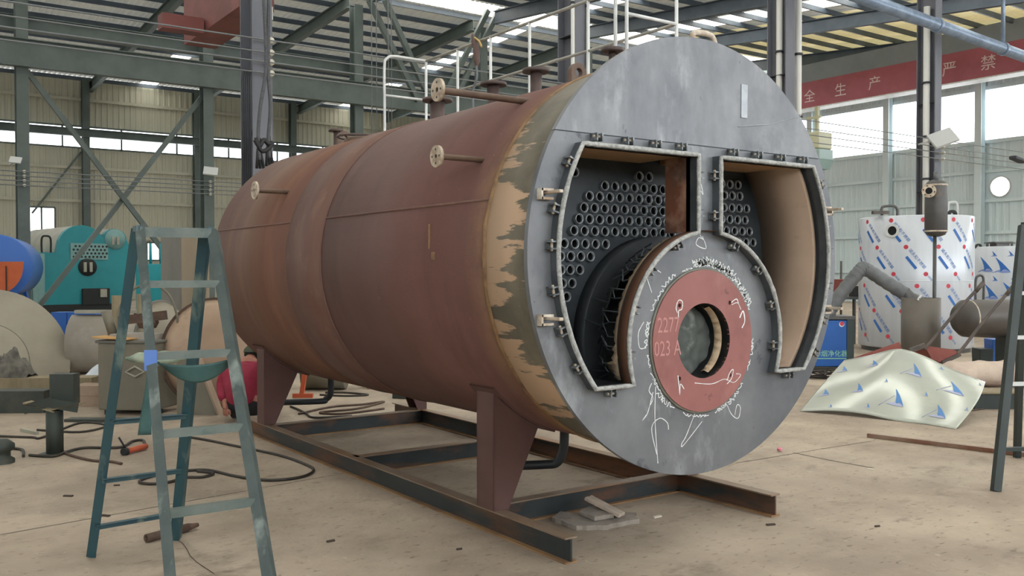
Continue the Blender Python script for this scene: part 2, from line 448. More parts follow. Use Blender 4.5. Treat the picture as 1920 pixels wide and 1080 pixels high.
# purlins, one by one
def purlin(y, z, label, group):
    mb = MB().profile((-14, y, z - 0.13), (XW - 0.1, y, z - 0.13), [(-0.04, -0.1), (0.04, -0.1), (0.04, 0.1), (-0.04, 0.1)])
    tag(mb.build('roof_purlin', 'purlin_steel', None, (13, y, z - 0.13)), label, 'roof beam', group)
y = YN0 + 0.7
while y < RG0 - 0.2:
    purlin(y, zn(y), 'thin dark blue purlin under the near corrugated roof slope', 'purlins of the near roof'); y += 1.45
y = RG1 + 0.2
while y < Y3:
    purlin(y, zf(y), 'thin dark green purlin under the far corrugated roof slope', 'purlins of the far roof'); y += 1.5

# rafters
XA = [4.4 + 6 * k for k in range(-2, 7)]
for x in XA:
    if x > XW - 0.5: continue
    mb = MB().ibeam((x, RG1, zf(RG1) - 0.50), (x, Y3, zf(Y3) - 0.50), 0.5, 0.24, 0.03, 0.04)
    tag(mb.build('roof_rafter', 'steel_green', None, (x, 44, zf(44) - 0.5)), 'deep green roof rafter across the far slope above the strip window', 'roof beam', 'rafters of the far roof')
for x in (4.4, 10.6, 16.8, 22.6, 27.4, 32.6, 39.2):
    mb = MB().ibeam((x, YN0, zn(YN0) - 0.52), (x, RG0, zn(RG0) - 0.52), 0.55, 0.24, 0.03, 0.04)
    tag(mb.build('roof_rafter', 'purlin_steel', None, (x, 22, zn(22) - 0.5)), 'deep blue grey roof rafter across the near slope', 'roof beam', 'rafters of the near roof')

# columns
def column(x, y, z1, m_, w=0.30, d=0.52):
    return MB().ibeam((x, y, 0), (x, y, z1), d, w, 0.016, 0.024, up=(0, 1, 0))
lab1 = ['grey steel column behind the left end of the brown boiler, slings hanging before it',
        'dark steel column rising behind the boiler top beside the railing',
        'dark steel column right behind the rounded top of the front plate',
        'steel column with a floodlight, behind the printed tank']
for k in range(4):
    x = 4.85 + 6.0 * k + (0.05 if k else 0)
    top = zn(Y1) - 0.8
    c = thing('steel_column', (x, Y1, 0), lab1[k], 'column', 'columns of the near row')
    MB().ibeam((x, Y1, 0), (x, Y1, top), 0.52, 0.30, 0.016, 0.024, up=(0, 1, 0)).build('shaft', 'steel_grey', c)
    for z in (3.6, 5.9):
        MB().box((x, Y1, z), (0.284, 0.47, 0.014)).build('stiffener', 'steel_dark', c)
    MB().box((x, Y1, 0.012), (0.44, 0.66, 0.024)).build('base_plate', 'steel_dark', c)
lab2 = ['green steel column at the far left beside the teal boiler', 'green steel column right of the crossed braces on the left',
        'green steel column in the far row above the rear end of the boiler', 'dark far column behind the railing posts',
        'far row column hidden mostly behind the front plate']
for k in range(5):
    x = 4.4 + 6.0 * k
    c = thing('steel_column', (x, Y2, 0), lab2[k], 'column', 'columns of the far row')
    MB().ibeam((x, Y2, 0), (x, Y2, 12.2), 0.5, 0.36, 0.016, 0.024, up=(0, 1, 0)).build('shaft', 'steel_green', c)
    MB().box((x, Y2, 0.012), (0.5, 0.66, 0.024)).build('base_plate', 'steel_green', c)
for k, px_ in enumerate((161, 369, 549)):
    p = onY(px_, 300, Y3 - 0.35)
    MBc = MB().ibeam((p.x, p.y, 0), (p.x, p.y, 12.0), 0.4, 0.36, 0.016, 0.024, up=(0, 1, 0))
    o = MBc.build('wall_column', 'steel_green', None, (p.x, p.y, 0))
    tag(o, ['slim wall column left of the crossed braces', 'slim wall column close behind the second green column', 'slim wall column right of the hanging slings'][k], 'column', 'columns against the far wall')
# girts of the far wall and of the right wall
for z in (1.6, 3.4, 5.4, 7.2, 10.9):
    o = MB().profile((-12, Y3 - 0.12, z), (XW, Y3 - 0.12, z), [(-0.03, -0.08), (0.03, -0.08), (0.03, 0.08), (-0.03, 0.08)]).build('wall_girt', 'cladding', None, (14, Y3 - 0.12, z))
    tag(o, 'thin horizontal girt along the far beige wall', 'wall rail', 'girts of the far wall')
for z in (1.5, 3.2, 4.6, 5.9):
    o = MB().profile((XW - 0.1, Y3, z), (XW - 0.1, Yg0, z), [(-0.03, -0.07), (0.03, -0.07), (0.03, 0.07), (-0.03, 0.07)]).build('wall_girt', 'cladding_blue', None, (XW - 0.1, 32, z))
    tag(o, 'thin horizontal girt along the pale blue right wall', 'wall rail', 'girts of the right wall')
for yy in (30.0, 25.65, 21.2):
    o = MB().ibeam((XW - 0.3, yy, 0), (XW - 0.3, yy, 12), 0.36, 0.3, 0.016, 0.024, up=(1, 0, 0)).build('wall_column', 'cladding_blue', None, (XW - 0.3, yy, 0))
    tag(o, 'pale column standing against the right wall between its windows', 'column', 'columns of the right wall')

# crane runways
def runway(y, zc_, h, label, m_='steel_green', x0=-12, x1=XW - 0.6):
    o = MB().ibeam((x0, y, zc_), (x1, y, zc_), h, 0.3, 0.02, 0.03).build('crane_runway', m_, None, (14, y, zc_)); tag(o, label, 'crane beam')
runway(Y2 - 0.42, 8.62, 0.9, 'deep green crane runway beam, lower one along the far columns')
runway(Y2 + 0.42, 9.75, 0.5, 'green beam above the runway beam along the far columns')
runway(Y3 - 0.75, 9.02, 0.42, 'green runway beam across the strip window of the far wall')
# crossed braces between far columns
def brace(a, b, label, w=0.1, nm='cross_brace', m_='steel_green', g=None):
    o = MB().bar(a, b, w, w).build(nm, m_, None, (V(a) + V(b)) / 2); tag(o, label, 'brace', g)
brace((4.55, Y2 - 0.1, 8.1), (10.3, Y2 - 0.1, 0.25), 'brace falling from upper left to lower right of the left bay', 0.16)
brace((10.25, Y2 + 0.1, 7.9), (4.75, Y2 + 0.1, 0.25), 'brace rising from lower left to upper right of the left bay', 0.16)
pa, pb = onY(152, 285, Y3 - 0.2), onY(60, 400, Y3 - 0.2)
brace(pa, pb, 'thin wall brace left of the slim wall column', 0.1)
# V struts above the far runway
for (xa, ya, xb, yb, lb) in ((692, 0, 784, 190, 'left strut of the V bracing under the roof, left member'), (722, 0, 800, 175, 'left strut of the V bracing under the roof, right member'),
                             (915, 20, 832, 185, 'right strut of the V bracing under the roof, left member'), (940, 10, 858, 175, 'right strut of the V bracing under the roof, right member')):
    brace(onY(xa, ya, Y2 - 0.5), onY(xb, yb, Y2 - 0.5), lb, 0.2, 'roof_strut')

# conductor bars along both column rows
for row, (yy, zz, lbs) in enumerate(((Y1 - 0.42, (4.42, 4.58, 4.72, 4.9), 'near'), (Y2 - 0.42, (4.35, 4.5, 4.65, 4.8), 'far'))):
    for k, z in enumerate(zz):
        r_ = 0.011 if row == 0 else 0.018
        c = thing('conductor_bar', (14, yy, z), ('lowest', 'second lowest', 'second highest', 'highest')[k] + ' of four conductor bars strung along the ' + lbs + ' column row', 'cable', 'conductor bars of the ' + lbs + ' row')
        MB().tube([(-12, yy, z), (4, yy, z - 0.01), (10, yy, z), (22, yy, z - 0.01), (38, yy, z)], r_, 6).build('bar', 'wire_grey', c)
        for i in range(4):
            x = (4.85 if row == 0 else 4.4) + 6 * i
            if row == 0: MB().lathe([(0.0001, 0), (0.045, 0), (0.03, 0.03), (0.05, 0.06), (0.03, 0.09), (0.03, 0.13)], (x + 0.08, yy, z), (0, 1, 0), 12).build('insulator', 'ceramic', c)
            else: MB().cyl((x, yy, z), (x, yy + 0.14, z), 0.05, 8).build('insulator', 'ceramic', c)

# overhead crane at the right
XC = 36.0
cr = thing('overhead_crane', (XC, 24, 9.0), 'dull red crane girder with white lettering before the right windows', 'crane')
MB().box((XC, 24.3, 9.63), (0.55, 18.6, 1.2)).build('girder', 'crane_red', cr)
MB().box((XC - 0.02, 23.8, 9.0), (0.75, 19.6, 0.05)).build('bottom_flange', 'white_paint', cr)
for (px_, py_, ch) in ((1518, 182, '全'), (1576, 170, '生'), (1640, 157, '产'), (1780, 131, '严'), (1853, 119, '禁')):
    p = onX(px_, py_, XC - 0.28); vv, ff = text_verts(ch, 0.62)
    MB().add([(p.x - 0.004, p.y - x, p.z + y_) for x, y_, z_ in vv], ff).build('lettering', 'lettering', cr, recalc=False)
tag(MB().box((38.4, 24.3, 11.05), (0.4, 18.8, 1.3)).build('gable_shade_beam', 'gable_shade_grey', None, (38.4, 24.3, 10.4)), 'added blue grey beam for the shaded gable band above the red crane girder', 'beam')  # box added to make the dark shaded band of the gable
cb = thing('crane_cab', onX(1530, 275, XC - 0.6), 'yellow green crane operator cab hanging below the red girder', 'cab')
p = onX(1528, 275, XC - 0.6)
MB().box((p.x, p.y, p.z + 0.22), (1.0, 1.1, 0.75)).build('upper_body', 'cab_yellow', cb, bevel=0.05)
MB().box((p.x, p.y, p.z - 0.42), (1.05, 1.2, 0.5)).build('lower_body', 'cab_teal', cb, bevel=0.05)
MB().box((p.x, p.y, p.z - 0.85), (0.9, 0.9, 0.4), taper=1.3).build('foot_well', 'cab_teal', cb)
MB().box((p.x + 0.15, p.y, (p.z + 0.5 + 9.0) / 2), (0.16, 0.16, 9.0 - p.z - 0.5)).build('hanger', 'cab_yellow', cb)
MB().bar((p.x - 0.1, p.y - 0.4, p.z + 1.3), (p.x - 0.1, p.y + 0.4, p.z + 1.3), 0.1, 0.1).build('hanger_bar', 'cab_yellow', cb)
MB().box((p.x - 0.51, p.y + 0.1, p.z + 0.25), (0.03, 0.4, 0.25)).build('pane', 'steel_dark', cb)
# rusty red crane girder, top left
p0 = onY(405, 25, 24.0)
cl = thing('crane_girder', p0, 'rusty red crane girder end under the roof at top left', 'crane')
MB().box((p0.x + 1.05, 26.4, p0.z + 1.0), (0.95, 5.0, 1.5)).build('girder', 'crane_rust', cl)
MB().box((p0.x - 0.05, 27.0, p0.z + 0.36), (1.15, 0.5, 0.42)).build('end_beam', 'crane_rust', cl)
MB().box((p0.x + 1.3, 24.2, p0.z + 0.2), (0.35, 0.7, 0.35)).build('hoist_box', 'white_paint', cl)

# duct pipe, upper right
pa, pb = V((16.5, 12.6, 7.87)), V((38, 12.6, 6.9))
dp = thing('duct_pipe', (pa + pb) / 2, 'blue grey pipe crossing the upper right under the roof', 'pipe')
MB().tube([pa, pb], 0.15, 16).build('pipe', 'galvanised', dp)
for t in (0.25, 0.4, 0.52, 0.66): q = pa.lerp(pb, t); d = (pb - pa).normalized(); MB().cyl(q - d * 0.05, q + d * 0.05, 0.18, 16).build('coupling', 'galvanised', dp)
for t in (0.4, 0.75): q = pa.lerp(pb, t); MB().cyl(q + V((0, 0, 0.14)), q + V((0, 0, 2.6)), 0.05, 10).build('riser', 'galvanised', dp)

# conduits beside the near columns
def conduit(px_, Y, z0, z1, r_, label):
    p = onY(px_, 200, Y)
    c = thing('conduit', (p.x, p.y, z0), label, 'pipe')
    MB().cyl((p.x, p.y, z0), (p.x, p.y, z1), r_, 12).build('pipe', 'pvc_white', c)
    for z in (3.9, 5.0, 6.4): MB().cyl((p.x, p.y, z), (p.x, p.y, z + 0.05), r_ * 1.35, 12).build('clip', 'steel_dark', c)
conduit(1461, Y1 - 0.02, 0.02, 9.2, 0.07, 'white conduit set into the column behind the plate')
conduit(1496, Y1 - 0.1, 0.02, 9.2, 0.08, 'white conduit standing just right of the column behind the plate')
conduit(1737, Y1 - 0.02, 0.02, 8.4, 0.085, 'white conduit on the column with the floodlight')
conduit(1074, Y1 - 0.3, 0.02, 9.2, 0.035, 'thin white conduit in the middle of the dark column behind the boiler top')
conduit(1102, Y1 - 0.3, 0.02, 9.2, 0.03, 'thin white conduit right of the dark column behind the boiler top')

# floodlights
def flood(p, s, yaw, label, tilt=0.5):
    f = thing('floodlight', p, label, 'lamp'); rot = Matrix.Rotation(yaw, 3, 'Z') @ Matrix.Rotation(tilt, 3, 'Y') @ Matrix.Rotation(R(52), 3, 'X')
    MB().box(p, (s, s * 0.75, s * 0.12), rot).build('lamp_head', 'lamp_body', f, bevel=0.01)
    MB().bar(V(p), V(p) + V((-0.1, 0.42 if s < 0.6 else 0.6, -0.1)), 0.04, 0.04).build('bracket', 'lamp_body', f)
    return f
flood(onY(1768, 259, Y1 - 0.75), 0.62, -YAW, 'grey floodlight bracketed on the right column', -0.35)
flood(onY(395, 321, Y2 - 0.6), 0.5, R(-20), 'small floodlight on the green column right of the braces', 0.1)
flood(onY(29, 300, Y2 - 0.6), 0.35, R(-20), 'small floodlight on the green column at far left', 0.1)

fl_ = onY(1908, 299, 12.0)
f_ = thing('floodlight', fl_, 'dark floodlight head on an arm at the right edge below the window', 'lamp')
MB().box(fl_, (0.55, 0.2, 0.1), Matrix.Rotation(R(8), 3, 'Y')).build('lamp_head', 'steel_dark', f_, bevel=0.03)
MB().bar(fl_, (29.0, Y1 - 0.26, fl_.z + 0.1), 0.05, 0.05).build('arm', 'steel_dark', f_)
MB().ibeam((29.0, Y1, 0), (29.0, Y1, 9.5), 0.52, 0.30, 0.016, 0.024, up=(0, 1, 0)).build('pole', 'steel_grey', f_)
# rope slings hanging before the near column
def sling(xs, label, Y=12.3):
    pts = [onY(x, yy, Y) for x, yy in xs]
    s = thing('rope_sling', pts[-1], label, 'rope'); MB().tube(spline(pts, 5), 0.026, 8).build('rope', 'duct_rope', s)
    e = pts[-1]
    for k in range(3): MB().tube([e + V((0, 0, 0.3)), e + V((0.03 * (k - 1), 0.02 * k, 0.1)), e + V((0.05 * (k - 1), -0.02, -0.12))], 0.02, 6).build('frayed_end', 'cable_black', s)
sling([(494, -10), (499, 120), (488, 200), (484, 255), (487, 300)], 'left wire rope sling hanging before the grey column')
sling([(504, -10), (503, 130), (507, 200), (503, 260), (505, 296)], 'right wire rope sling hanging before the grey column')
kn = onY(495, 266, 12.3)
tag(MB().tube(spline([onY(x, yy, 12.28) for x, yy in ((478, 262), (486, 274), (495, 262), (503, 270), (511, 268), (502, 280), (489, 282), (480, 258))], 5), 0.03, 8).build('sling_knot', 'cable_black', None, kn), 'dark knot tying the two hanging slings together', 'rope')
for k in range(5):
    p = onY(455 + 3.6 * k, 200, Y1 - 0.3)
    tag(MB().tube([(p.x, p.y, 2.2), (p.x, p.y, 4.3), (p.x + 0.01, p.y, 4.45)], 0.016, 8).build('hanging_hose', 'steel_dark', None, (p.x, p.y, 2.2)), 'dark hose in the bundle hung left of the grey column', 'hose', 'hoses beside the grey column')
for k, px_ in enumerate((697, 706, 728, 734)):
    p = onY(px_, 120, 20.0)
    tag(MB().tube([(p.x, p.y, 3.6), (p.x, p.y, zn(20) - 0.1)], 0.012, 6).build('pendant_cable', 'wire_grey', None, (p.x, p.y, 3.6)), 'thin cable hanging from the roof left of the railing', 'cable', 'hanging cables left of the railing')

# ================================================================== the boiler
mat('primer', '#64463f', '#704f48', scale=1.2, rough=0.62, bump=0.08, stretch=(1, 0.5, 1), c3='#5c3c33', scale3=0.8, lo3=0.5, hi3=0.8, stretch3=(1, 1.5, 0.4), bscale=60, spec=0.35)
mat('primer_rear', '#6d4a3e', '#745643', scale=1.2, rough=0.62, bump=0.08, stretch=(1, 2.2, 0.5), c3='#6a4a44', scale3=0.8, lo3=0.5, hi3=0.75, stretch3=(1, 3, 0.3), bscale=60, spec=0.35)
mat('primer_ring', '#6b4f46', '#76594e', scale=2.0, rough=0.65, bump=0.08, stretch=(1, 2, 0.6), c3='#6a4437', scale3=1.2, lo3=0.5, hi3=0.8, bscale=60, spec=0.35)
mat('primer_dark', '#573c38', '#624540', scale=3, rough=0.6)
mat('weld_rust', '#7a5a3c', '#93754f', scale=9, rough=0.6, c3='#5a4030', scale3=6)
mat('plate_steel', '#5b5e62', '#86888b', scale=1.6, rough=0.42, metal=0.35, lo=0.3, hi=0.75, c3='#50555c', scale3=3.0, lo3=0.58, hi3=0.8, stretch3=(1, 1, 0.5), bump=0.04, spec=0.5, rough2=0.55)
mat('plate_steel_upper', '#5b5e63', '#929497', scale=2.4, rough=0.40, metal=0.35, lo=0.32, hi=0.72, stretch=(1, 1, 0.45), c3='#54585f', scale3=2.4, lo3=0.55, hi3=0.75, bump=0.05, rough2=0.55)
mat('patch_light', '#8f959b', '#a9aeb2', scale=6, rough=0.4, metal=0.3); mat('plate_edge', '#5f6259', '#77776a', scale=8, rough=0.5)
mat('disc_red', '#83504c', '#935d58', scale=2.5, rough=0.5, bump=0.05, c3='#6c4543', scale3=2, lo3=0.6, hi3=0.8)
mat('chalk', '#dfe3e2', rough=0.8)
mat('stencil', '#b5827e', rough=0.8)
mat('dark_steel', '#2c3032', '#3a3e40', scale=3, rough=0.5, metal=0.3)
mat('tube_plate', '#2f3437', '#454b4f', scale=2.0, rough=0.45, metal=0.4, c3='#262a2c', scale3=1.5)
mat('tube_rim', '#a9aeb0', '#777c7f', scale=20, rough=0.35, metal=0.6)
mat('tube_bore', '#0f1214', rough=0.9)
mat('liner', '#a8917c', '#9a846f', scale=2.0, rough=0.85, c3='#8c735f', scale3=7, lo3=0.6, hi3=0.75, bump=0.1)
mat('liner_top', '#b28d67', '#a17e5b', scale=1.5, rough=0.85, stretch=(0.3, 1, 1))
mat('rust_panel', '#7d4a33', '#5c4a3f', scale=5, rough=0.75, c3='#a5806a', scale3=3.5, lo3=0.5, hi3=0.62)
mat('gasket', '#b9bab7', '#8e908d', scale=40, rough=0.9, bump=0.5, bscale=90)
mat('frame_steel', '#4b5054', '#5f6468', scale=6, rough=0.45, metal=0.4)
mat('clip_steel', '#3c4144', '#8f9596', scale=25, rough=0.4, metal=0.5)
mat('lug_light', '#cfc8bb', '#a08a72', scale=18, rough=0.6)
mat('insulation', '#d9c1a2', '#c8ab8c', scale=8, rough=0.95, bump=0.4)
mat('arch_rust', '#6e4a38', '#7d5a45', scale=4, rough=0.75)
mat('refractory', '#6f746f', '#474d49', scale=3, rough=0.85, c3='#8b8f88', scale3=2.5, lo3=0.55, hi3=0.6)
mat('flange_face', '#d2c6b2', '#9a8771', scale=14, rough=0.6, c3='#6f5a48', scale3=9, lo3=0.6, hi3=0.75)
mat('nozzle_rust', '#5d4a3f', '#6f5a4a', scale=8, rough=0.6)
mat('nozzle_dark', '#4a3d3a', '#5a4a45', scale=6, rough=0.55)
layer('plate_steel', '#a4a9ad', 3.2, 0.55, 0.72, (1, 1, 0.5), 9, 0.7, off=2)
layer('plate_steel', '#43474e', 6.5, 0.64, 0.70, (1, 1, 0.8), 5, 0.7, off=6)
layer('plate_steel', '#4c5058', 1.1, 0.5, 0.75, (1, 1, 1), 7, 0.6, off=9)
layer('plate_steel_upper', '#b5b8ba', 3.4, 0.54, 0.70, (1, 1, 0.4), 9, 0.5, off=2)
layer('plate_steel_upper', '#4a4d55', 7.5, 0.65, 0.70, (1, 1, 0.6), 4, 0.8, off=4)
layer('plate_steel_upper', '#53575e', 1.3, 0.5, 0.72, (1, 1, 1), 8, 0.6, off=7)
layer('primer', '#8d6c4c', 3.0, 0.30, 0.55, (1, 1, 1), 6, 0.75, yr=(0.0, 0.22))
layer('primer', '#4f3a35', 1.6, 0.52, 0.75, (1, 2.5, 0.35), 8, 0.55, off=5)
layer('primer', '#8b6259', 1.1, 0.52, 0.78, (1, 0.6, 0.6), 9, 0.5, off=8)
layer('primer', '#a07d70', 22, 0.70, 0.76, (1, 1, 1), 3, 0.5, off=1)
layer('primer_rear', '#5e4038', 1.4, 0.5, 0.75, (1, 3.0, 0.3), 8, 0.6, off=5)
layer('primer_rear', '#946a4c', 1.2, 0.54, 0.78, (1, 2.0, 0.3), 8, 0.5, off=2)
layer('primer_ring', '#8a6f60', 5, 0.55, 0.72, (1, 1, 0.6), 9, 0.5, off=3)
layer('disc_red', '#a2736d', 5, 0.56, 0.72, (1, 1, 0.6), 8, 0.5, off=3)
layer('disc_red', '#5c3937', 9, 0.66, 0.72, (1, 1, 1), 4, 0.7, off=3)
# front band of the shell: olive steel with torn beige film streaks along the axis
def band_mat():
    M = bpy.data.materials.new('torn_film_band'); M.use_nodes = True; MATS['torn_film_band'] = M
    n, l = M.node_tree.nodes, M.node_tree.links; b_ = n['Principled BSDF']; b_.inputs['Roughness'].default_value = 0.55
    tc = n.new('ShaderNodeTexCoord')
    def N(st, s, d=5):
        mp = n.new('ShaderNodeMapping'); mp.inputs['Scale'].default_value = st; l.new(tc.outputs['Object'], mp.inputs[0])
        t = n.new('ShaderNodeTexNoise'); t.inputs['Scale'].default_value = s; t.inputs['Detail'].default_value = d; t.inputs['Roughness'].default_value = 0.62
        l.new(mp.outputs[0], t.inputs['Vector']); return t
    base = N((1, 1, 1), 3.0); cr_ = n.new('ShaderNodeValToRGB')
    cr_.color_ramp.elements[0].position = 0.35; cr_.color_ramp.elements[0].color = lin('#5d594b')
    cr_.color_ramp.elements[1].position = 0.68; cr_.color_ramp.elements[1].color = lin('#7d7564'); l.new(base.outputs['Fac'], cr_.inputs[0])
    st = N((1.0, 0.7, 5.0), 3.0, 9); big = N((1, 0.2, 1), 2.2, 3)
    sp = n.new('ShaderNodeSeparateXYZ'); l.new(tc.outputs['Object'], sp.inputs[0])
    # more film near the weld (larger y), fading out high up and low down
    my = n.new('ShaderNodeMapRange'); my.inputs['From Min'].default_value = 0.0; my.inputs['From Max'].default_value = 0.50; my.inputs['To Min'].default_value = -0.20; my.inputs['To Max'].default_value = 0.13
    l.new(sp.outputs['Y'], my.inputs[0])
    mz = n.new('ShaderNodeMapRange'); mz.inputs['From Min'].default_value = 1.05; mz.inputs['From Max'].default_value = 0.60; mz.inputs['To Min'].default_value = -0.35; mz.inputs['To Max'].default_value = 0.0
    l.new(sp.outputs['Z'], mz.inputs[0])
    mz2 = n.new('ShaderNodeMapRange'); mz2.inputs['From Min'].default_value = -1.05; mz2.inputs['From Max'].default_value = -0.85; mz2.inputs['To Min'].default_value = -0.35; mz2.inputs['To Max'].default_value = 0.0
    l.new(sp.outputs['Z'], mz2.inputs[0])
    a1 = n.new('ShaderNodeMath'); l.new(st.outputs['Fac'], a1.inputs[0]); l.new(my.outputs[0], a1.inputs[1])
    a2 = n.new('ShaderNodeMath'); l.new(a1.outputs[0], a2.inputs[0]); l.new(mz.outputs[0], a2.inputs[1])
    a3 = n.new('ShaderNodeMath'); l.new(a2.outputs[0], a3.inputs[0]); l.new(mz2.outputs[0], a3.inputs[1])
    mr = n.new('ShaderNodeMapRange'); mr.inputs['From Min'].default_value = 0.54; mr.inputs['From Max'].default_value = 0.565; bg = n.new('ShaderNodeMapRange'); bg.inputs['To Min'].default_value = -0.38; bg.inputs['To Max'].default_value = 0.38; l.new(big.outputs['Fac'], bg.inputs[0]); a4 = n.new('ShaderNodeMath'); l.new(a3.outputs[0], a4.inputs[0]); l.new(bg.outputs[0], a4.inputs[1]); l.new(a4.outputs[0], mr.inputs[0])
    mx = n.new('ShaderNodeMix'); mx.data_type = 'RGBA'; l.new(mr.outputs[0], mx.inputs[0]); l.new(cr_.outputs[0], mx.inputs[6]); mx.inputs[7].default_value = lin('#c2a385')
    l.new(mx.outputs[2], b_.inputs['Base Color'])
band_mat()

# built with the eye at 1.61 m, then the boiler, its skid and railing are brought to the scale of the hall
CAMP = V((0, 0, 1.61)); BSCALE = CAM_H / 1.61
BX, BZ, BY = 3.961, 1.692, 3.69       # axis and front face
RP, RS = 1.25, 1.15
BYR = 9.0
YW = 4.22                             # weld behind the front band
AX = V((0, 1, 0))
boiler = thing('boiler', (BX, BY, 0), 'large rusty brown horizontal boiler shell with grey round front plate and open smoke box', 'boiler')
def bp(x, z, y=BY): return V((BX + x, y, BZ + z))
def shell(y0, y1, r_, m_, name, n=96):
    """the object's origin lies on the axis at y0"""
    mb = MB().lathe([(r_, 0), (r_, y1 - y0), (r_ - 0.02, y1 - y0), (r_ - 0.02, 0), (r_, 0)], (BX, y0, BZ), AX, n)
    ob = mb.build(name, m_, boiler)
    me = ob.data; off = V((0, 0, BZ)) + V((0, y0 - BY, 0)); me.transform(Matrix.Translation(-off)); ob.location = off
    for p_ in me.polygons: p_.use_smooth = True
    return ob
shell(BY + 0.02, YW, RS + 0.006, 'torn_film_band', 'front_band')
shell(YW, 6.435, RS, 'primer', 'shell_course')
shell(6.435, 7.12, RS + 0.004, 'primer_ring', 'shell_ring')
shell(7.12, BYR, RS, 'primer_rear', 'shell_course')
MB().lathe([(0.0001, 0), (RS - 0.01, 0)], (BX, BYR - 0.03, BZ), AX, 64, smooth=False).build('rear_plate', 'primer_dark', boiler)
def bead(y0, r_, w_, m_, name='weld_bead', wob=0.0):
    pts = []
    for k in range(120):
        a = 2 * PI * k / 120; j = mnoise.noise(V((math.cos(a) * 9, math.sin(a) * 9, y0))) * wob
        pts.append(V((BX + (RS) * math.cos(a), y0 + j, BZ + (RS) * math.sin(a))))
    MB().tube(pts, r_, 8, closed=True).build(name, m_, boiler)
bead(YW, 0.016, 0, 'weld_rust', wob=0.012); bead(6.435, 0.008, 0, 'primer_ring'); bead(7.12, 0.008, 0, 'primer_ring')
for (y0, y1, ang) in ((7.12, BYR, 164.0), (YW, 6.43, 163.9)):
    a = R(ang); MB().tube([V((BX + RS * math.cos(a), y0, BZ + RS * math.sin(a))), V((BX + RS * math.cos(a), y1, BZ + RS * math.sin(a)))], 0.008, 8).build('weld_seam', 'primer_ring', boiler)
# weld smear and cleat scar on the shell
a = R(179.6); MB().box((BX - RS, 4.78, BZ + 0.01), (0.012, 0.035, 0.05)).build('cleat_scar', 'weld_rust', boiler, bevel=0.004)
MB().box((BX - RS + 0.003, 4.83, BZ + 0.13), (0.012, 0.012, 0.15)).build('cleat_scar', 'weld_rust', boiler, bevel=0.003)

# ---- front plate with two smoke openings and the burner hole
def circ(cx, cz, r_, n=72): return [(cx + r_ * math.cos(2 * PI * k / n), cz + r_ * math.sin(2 * PI * k / n)) for k in range(n)]
RO, RA, ZA, ZT, ZB, XD = 1.09, 0.63, -0.48, 0.565, -0.685, 0.10
def opening(sgn):
    """outline of one smoke opening, x outward positive for sgn=+1"""
    P = []
    a0 = math.asin(ZT / RO); a1 = math.asin(ZB / RO)
    n = 26
    for i in range(n + 1):
        a = a1 + (a0 - a1) * i / n; P.append((RO * math.cos(a), RO * math.sin(a)))
    P.append((XD, ZT))
    b0 = math.acos(XD / RA); b1 = math.asin((ZB - ZA) / RA)
    for i in range(n + 1):
        a = b0 + (b1 - b0) * i / n; P.append((RA * math.cos(a), ZA + RA * math.sin(a)))
    return [(sgn * x, z) for x, z in P]
OL, OR = opening(-1), opening(1)
SEAM = 0.637
def clip_circle(r_, lo=None, hi=None, n=120):
    P = []
    if lo is not None:
        a0 = math.asin(lo / r_); 
        for i in range(n + 1): a = a0 + (PI - 2 * a0) * i / n; P.append((r_ * math.cos(a), r_ * math.sin(a)))
    else:
        a0 = math.asin(hi / r_)
        for i in range(n + 1): a = PI - a0 + (PI + 2 * a0) * i / n; P.append((r_ * math.cos(a), r_ * math.sin(a)))
    return P
to3 = lambda x, z, h: V((BX + x, BY + h, BZ + z))
BURN = (0.0, -0.482)
MB().poly([clip_circle(RP, hi=SEAM - 0.003), OL, OR, circ(BURN[0], BURN[1], 0.30, 48)], to3, 0.03).build('front_plate', 'plate_steel', boiler)
MB().poly([clip_circle(RP, lo=SEAM + 0.003)], to3, 0.031, -0.001).build('upper_front_plate', 'plate_steel_upper', boiler)
MB().bar(bp(-1.07, SEAM, BY + 0.006), bp(1.07, SEAM, BY + 0.006), 0.006, 0.008).build('seam_groove', 'dark_steel', boiler)
MB().bar(bp(0.353, 0.83, BY - 0.003), bp(0.355, 1.03, BY - 0.003), 0.055, 0.006, up=(0, 1, 0)).build('weld_patch', 'patch_light', boiler, bevel=0.002)
q = [bp(0.30, 0.775, BY - 0.003), bp(0.60, 0.815, BY - 0.003), bp(0.885, 0.895, BY - 0.003)]
MB().tube(q, 0.003, 6).build('weld_seam', 'patch_light', boiler)
# rim weld behind the plate edge
MB().tube([V((BX + (RS + 0.012) * math.cos(2 * PI * k / 110), BY + 0.036, BZ + (RS + 0.012) * math.sin(2 * PI * k / 110))) for k in range(110)], 0.014, 8, closed=True).build('rim_weld', 'plate_edge', boiler)

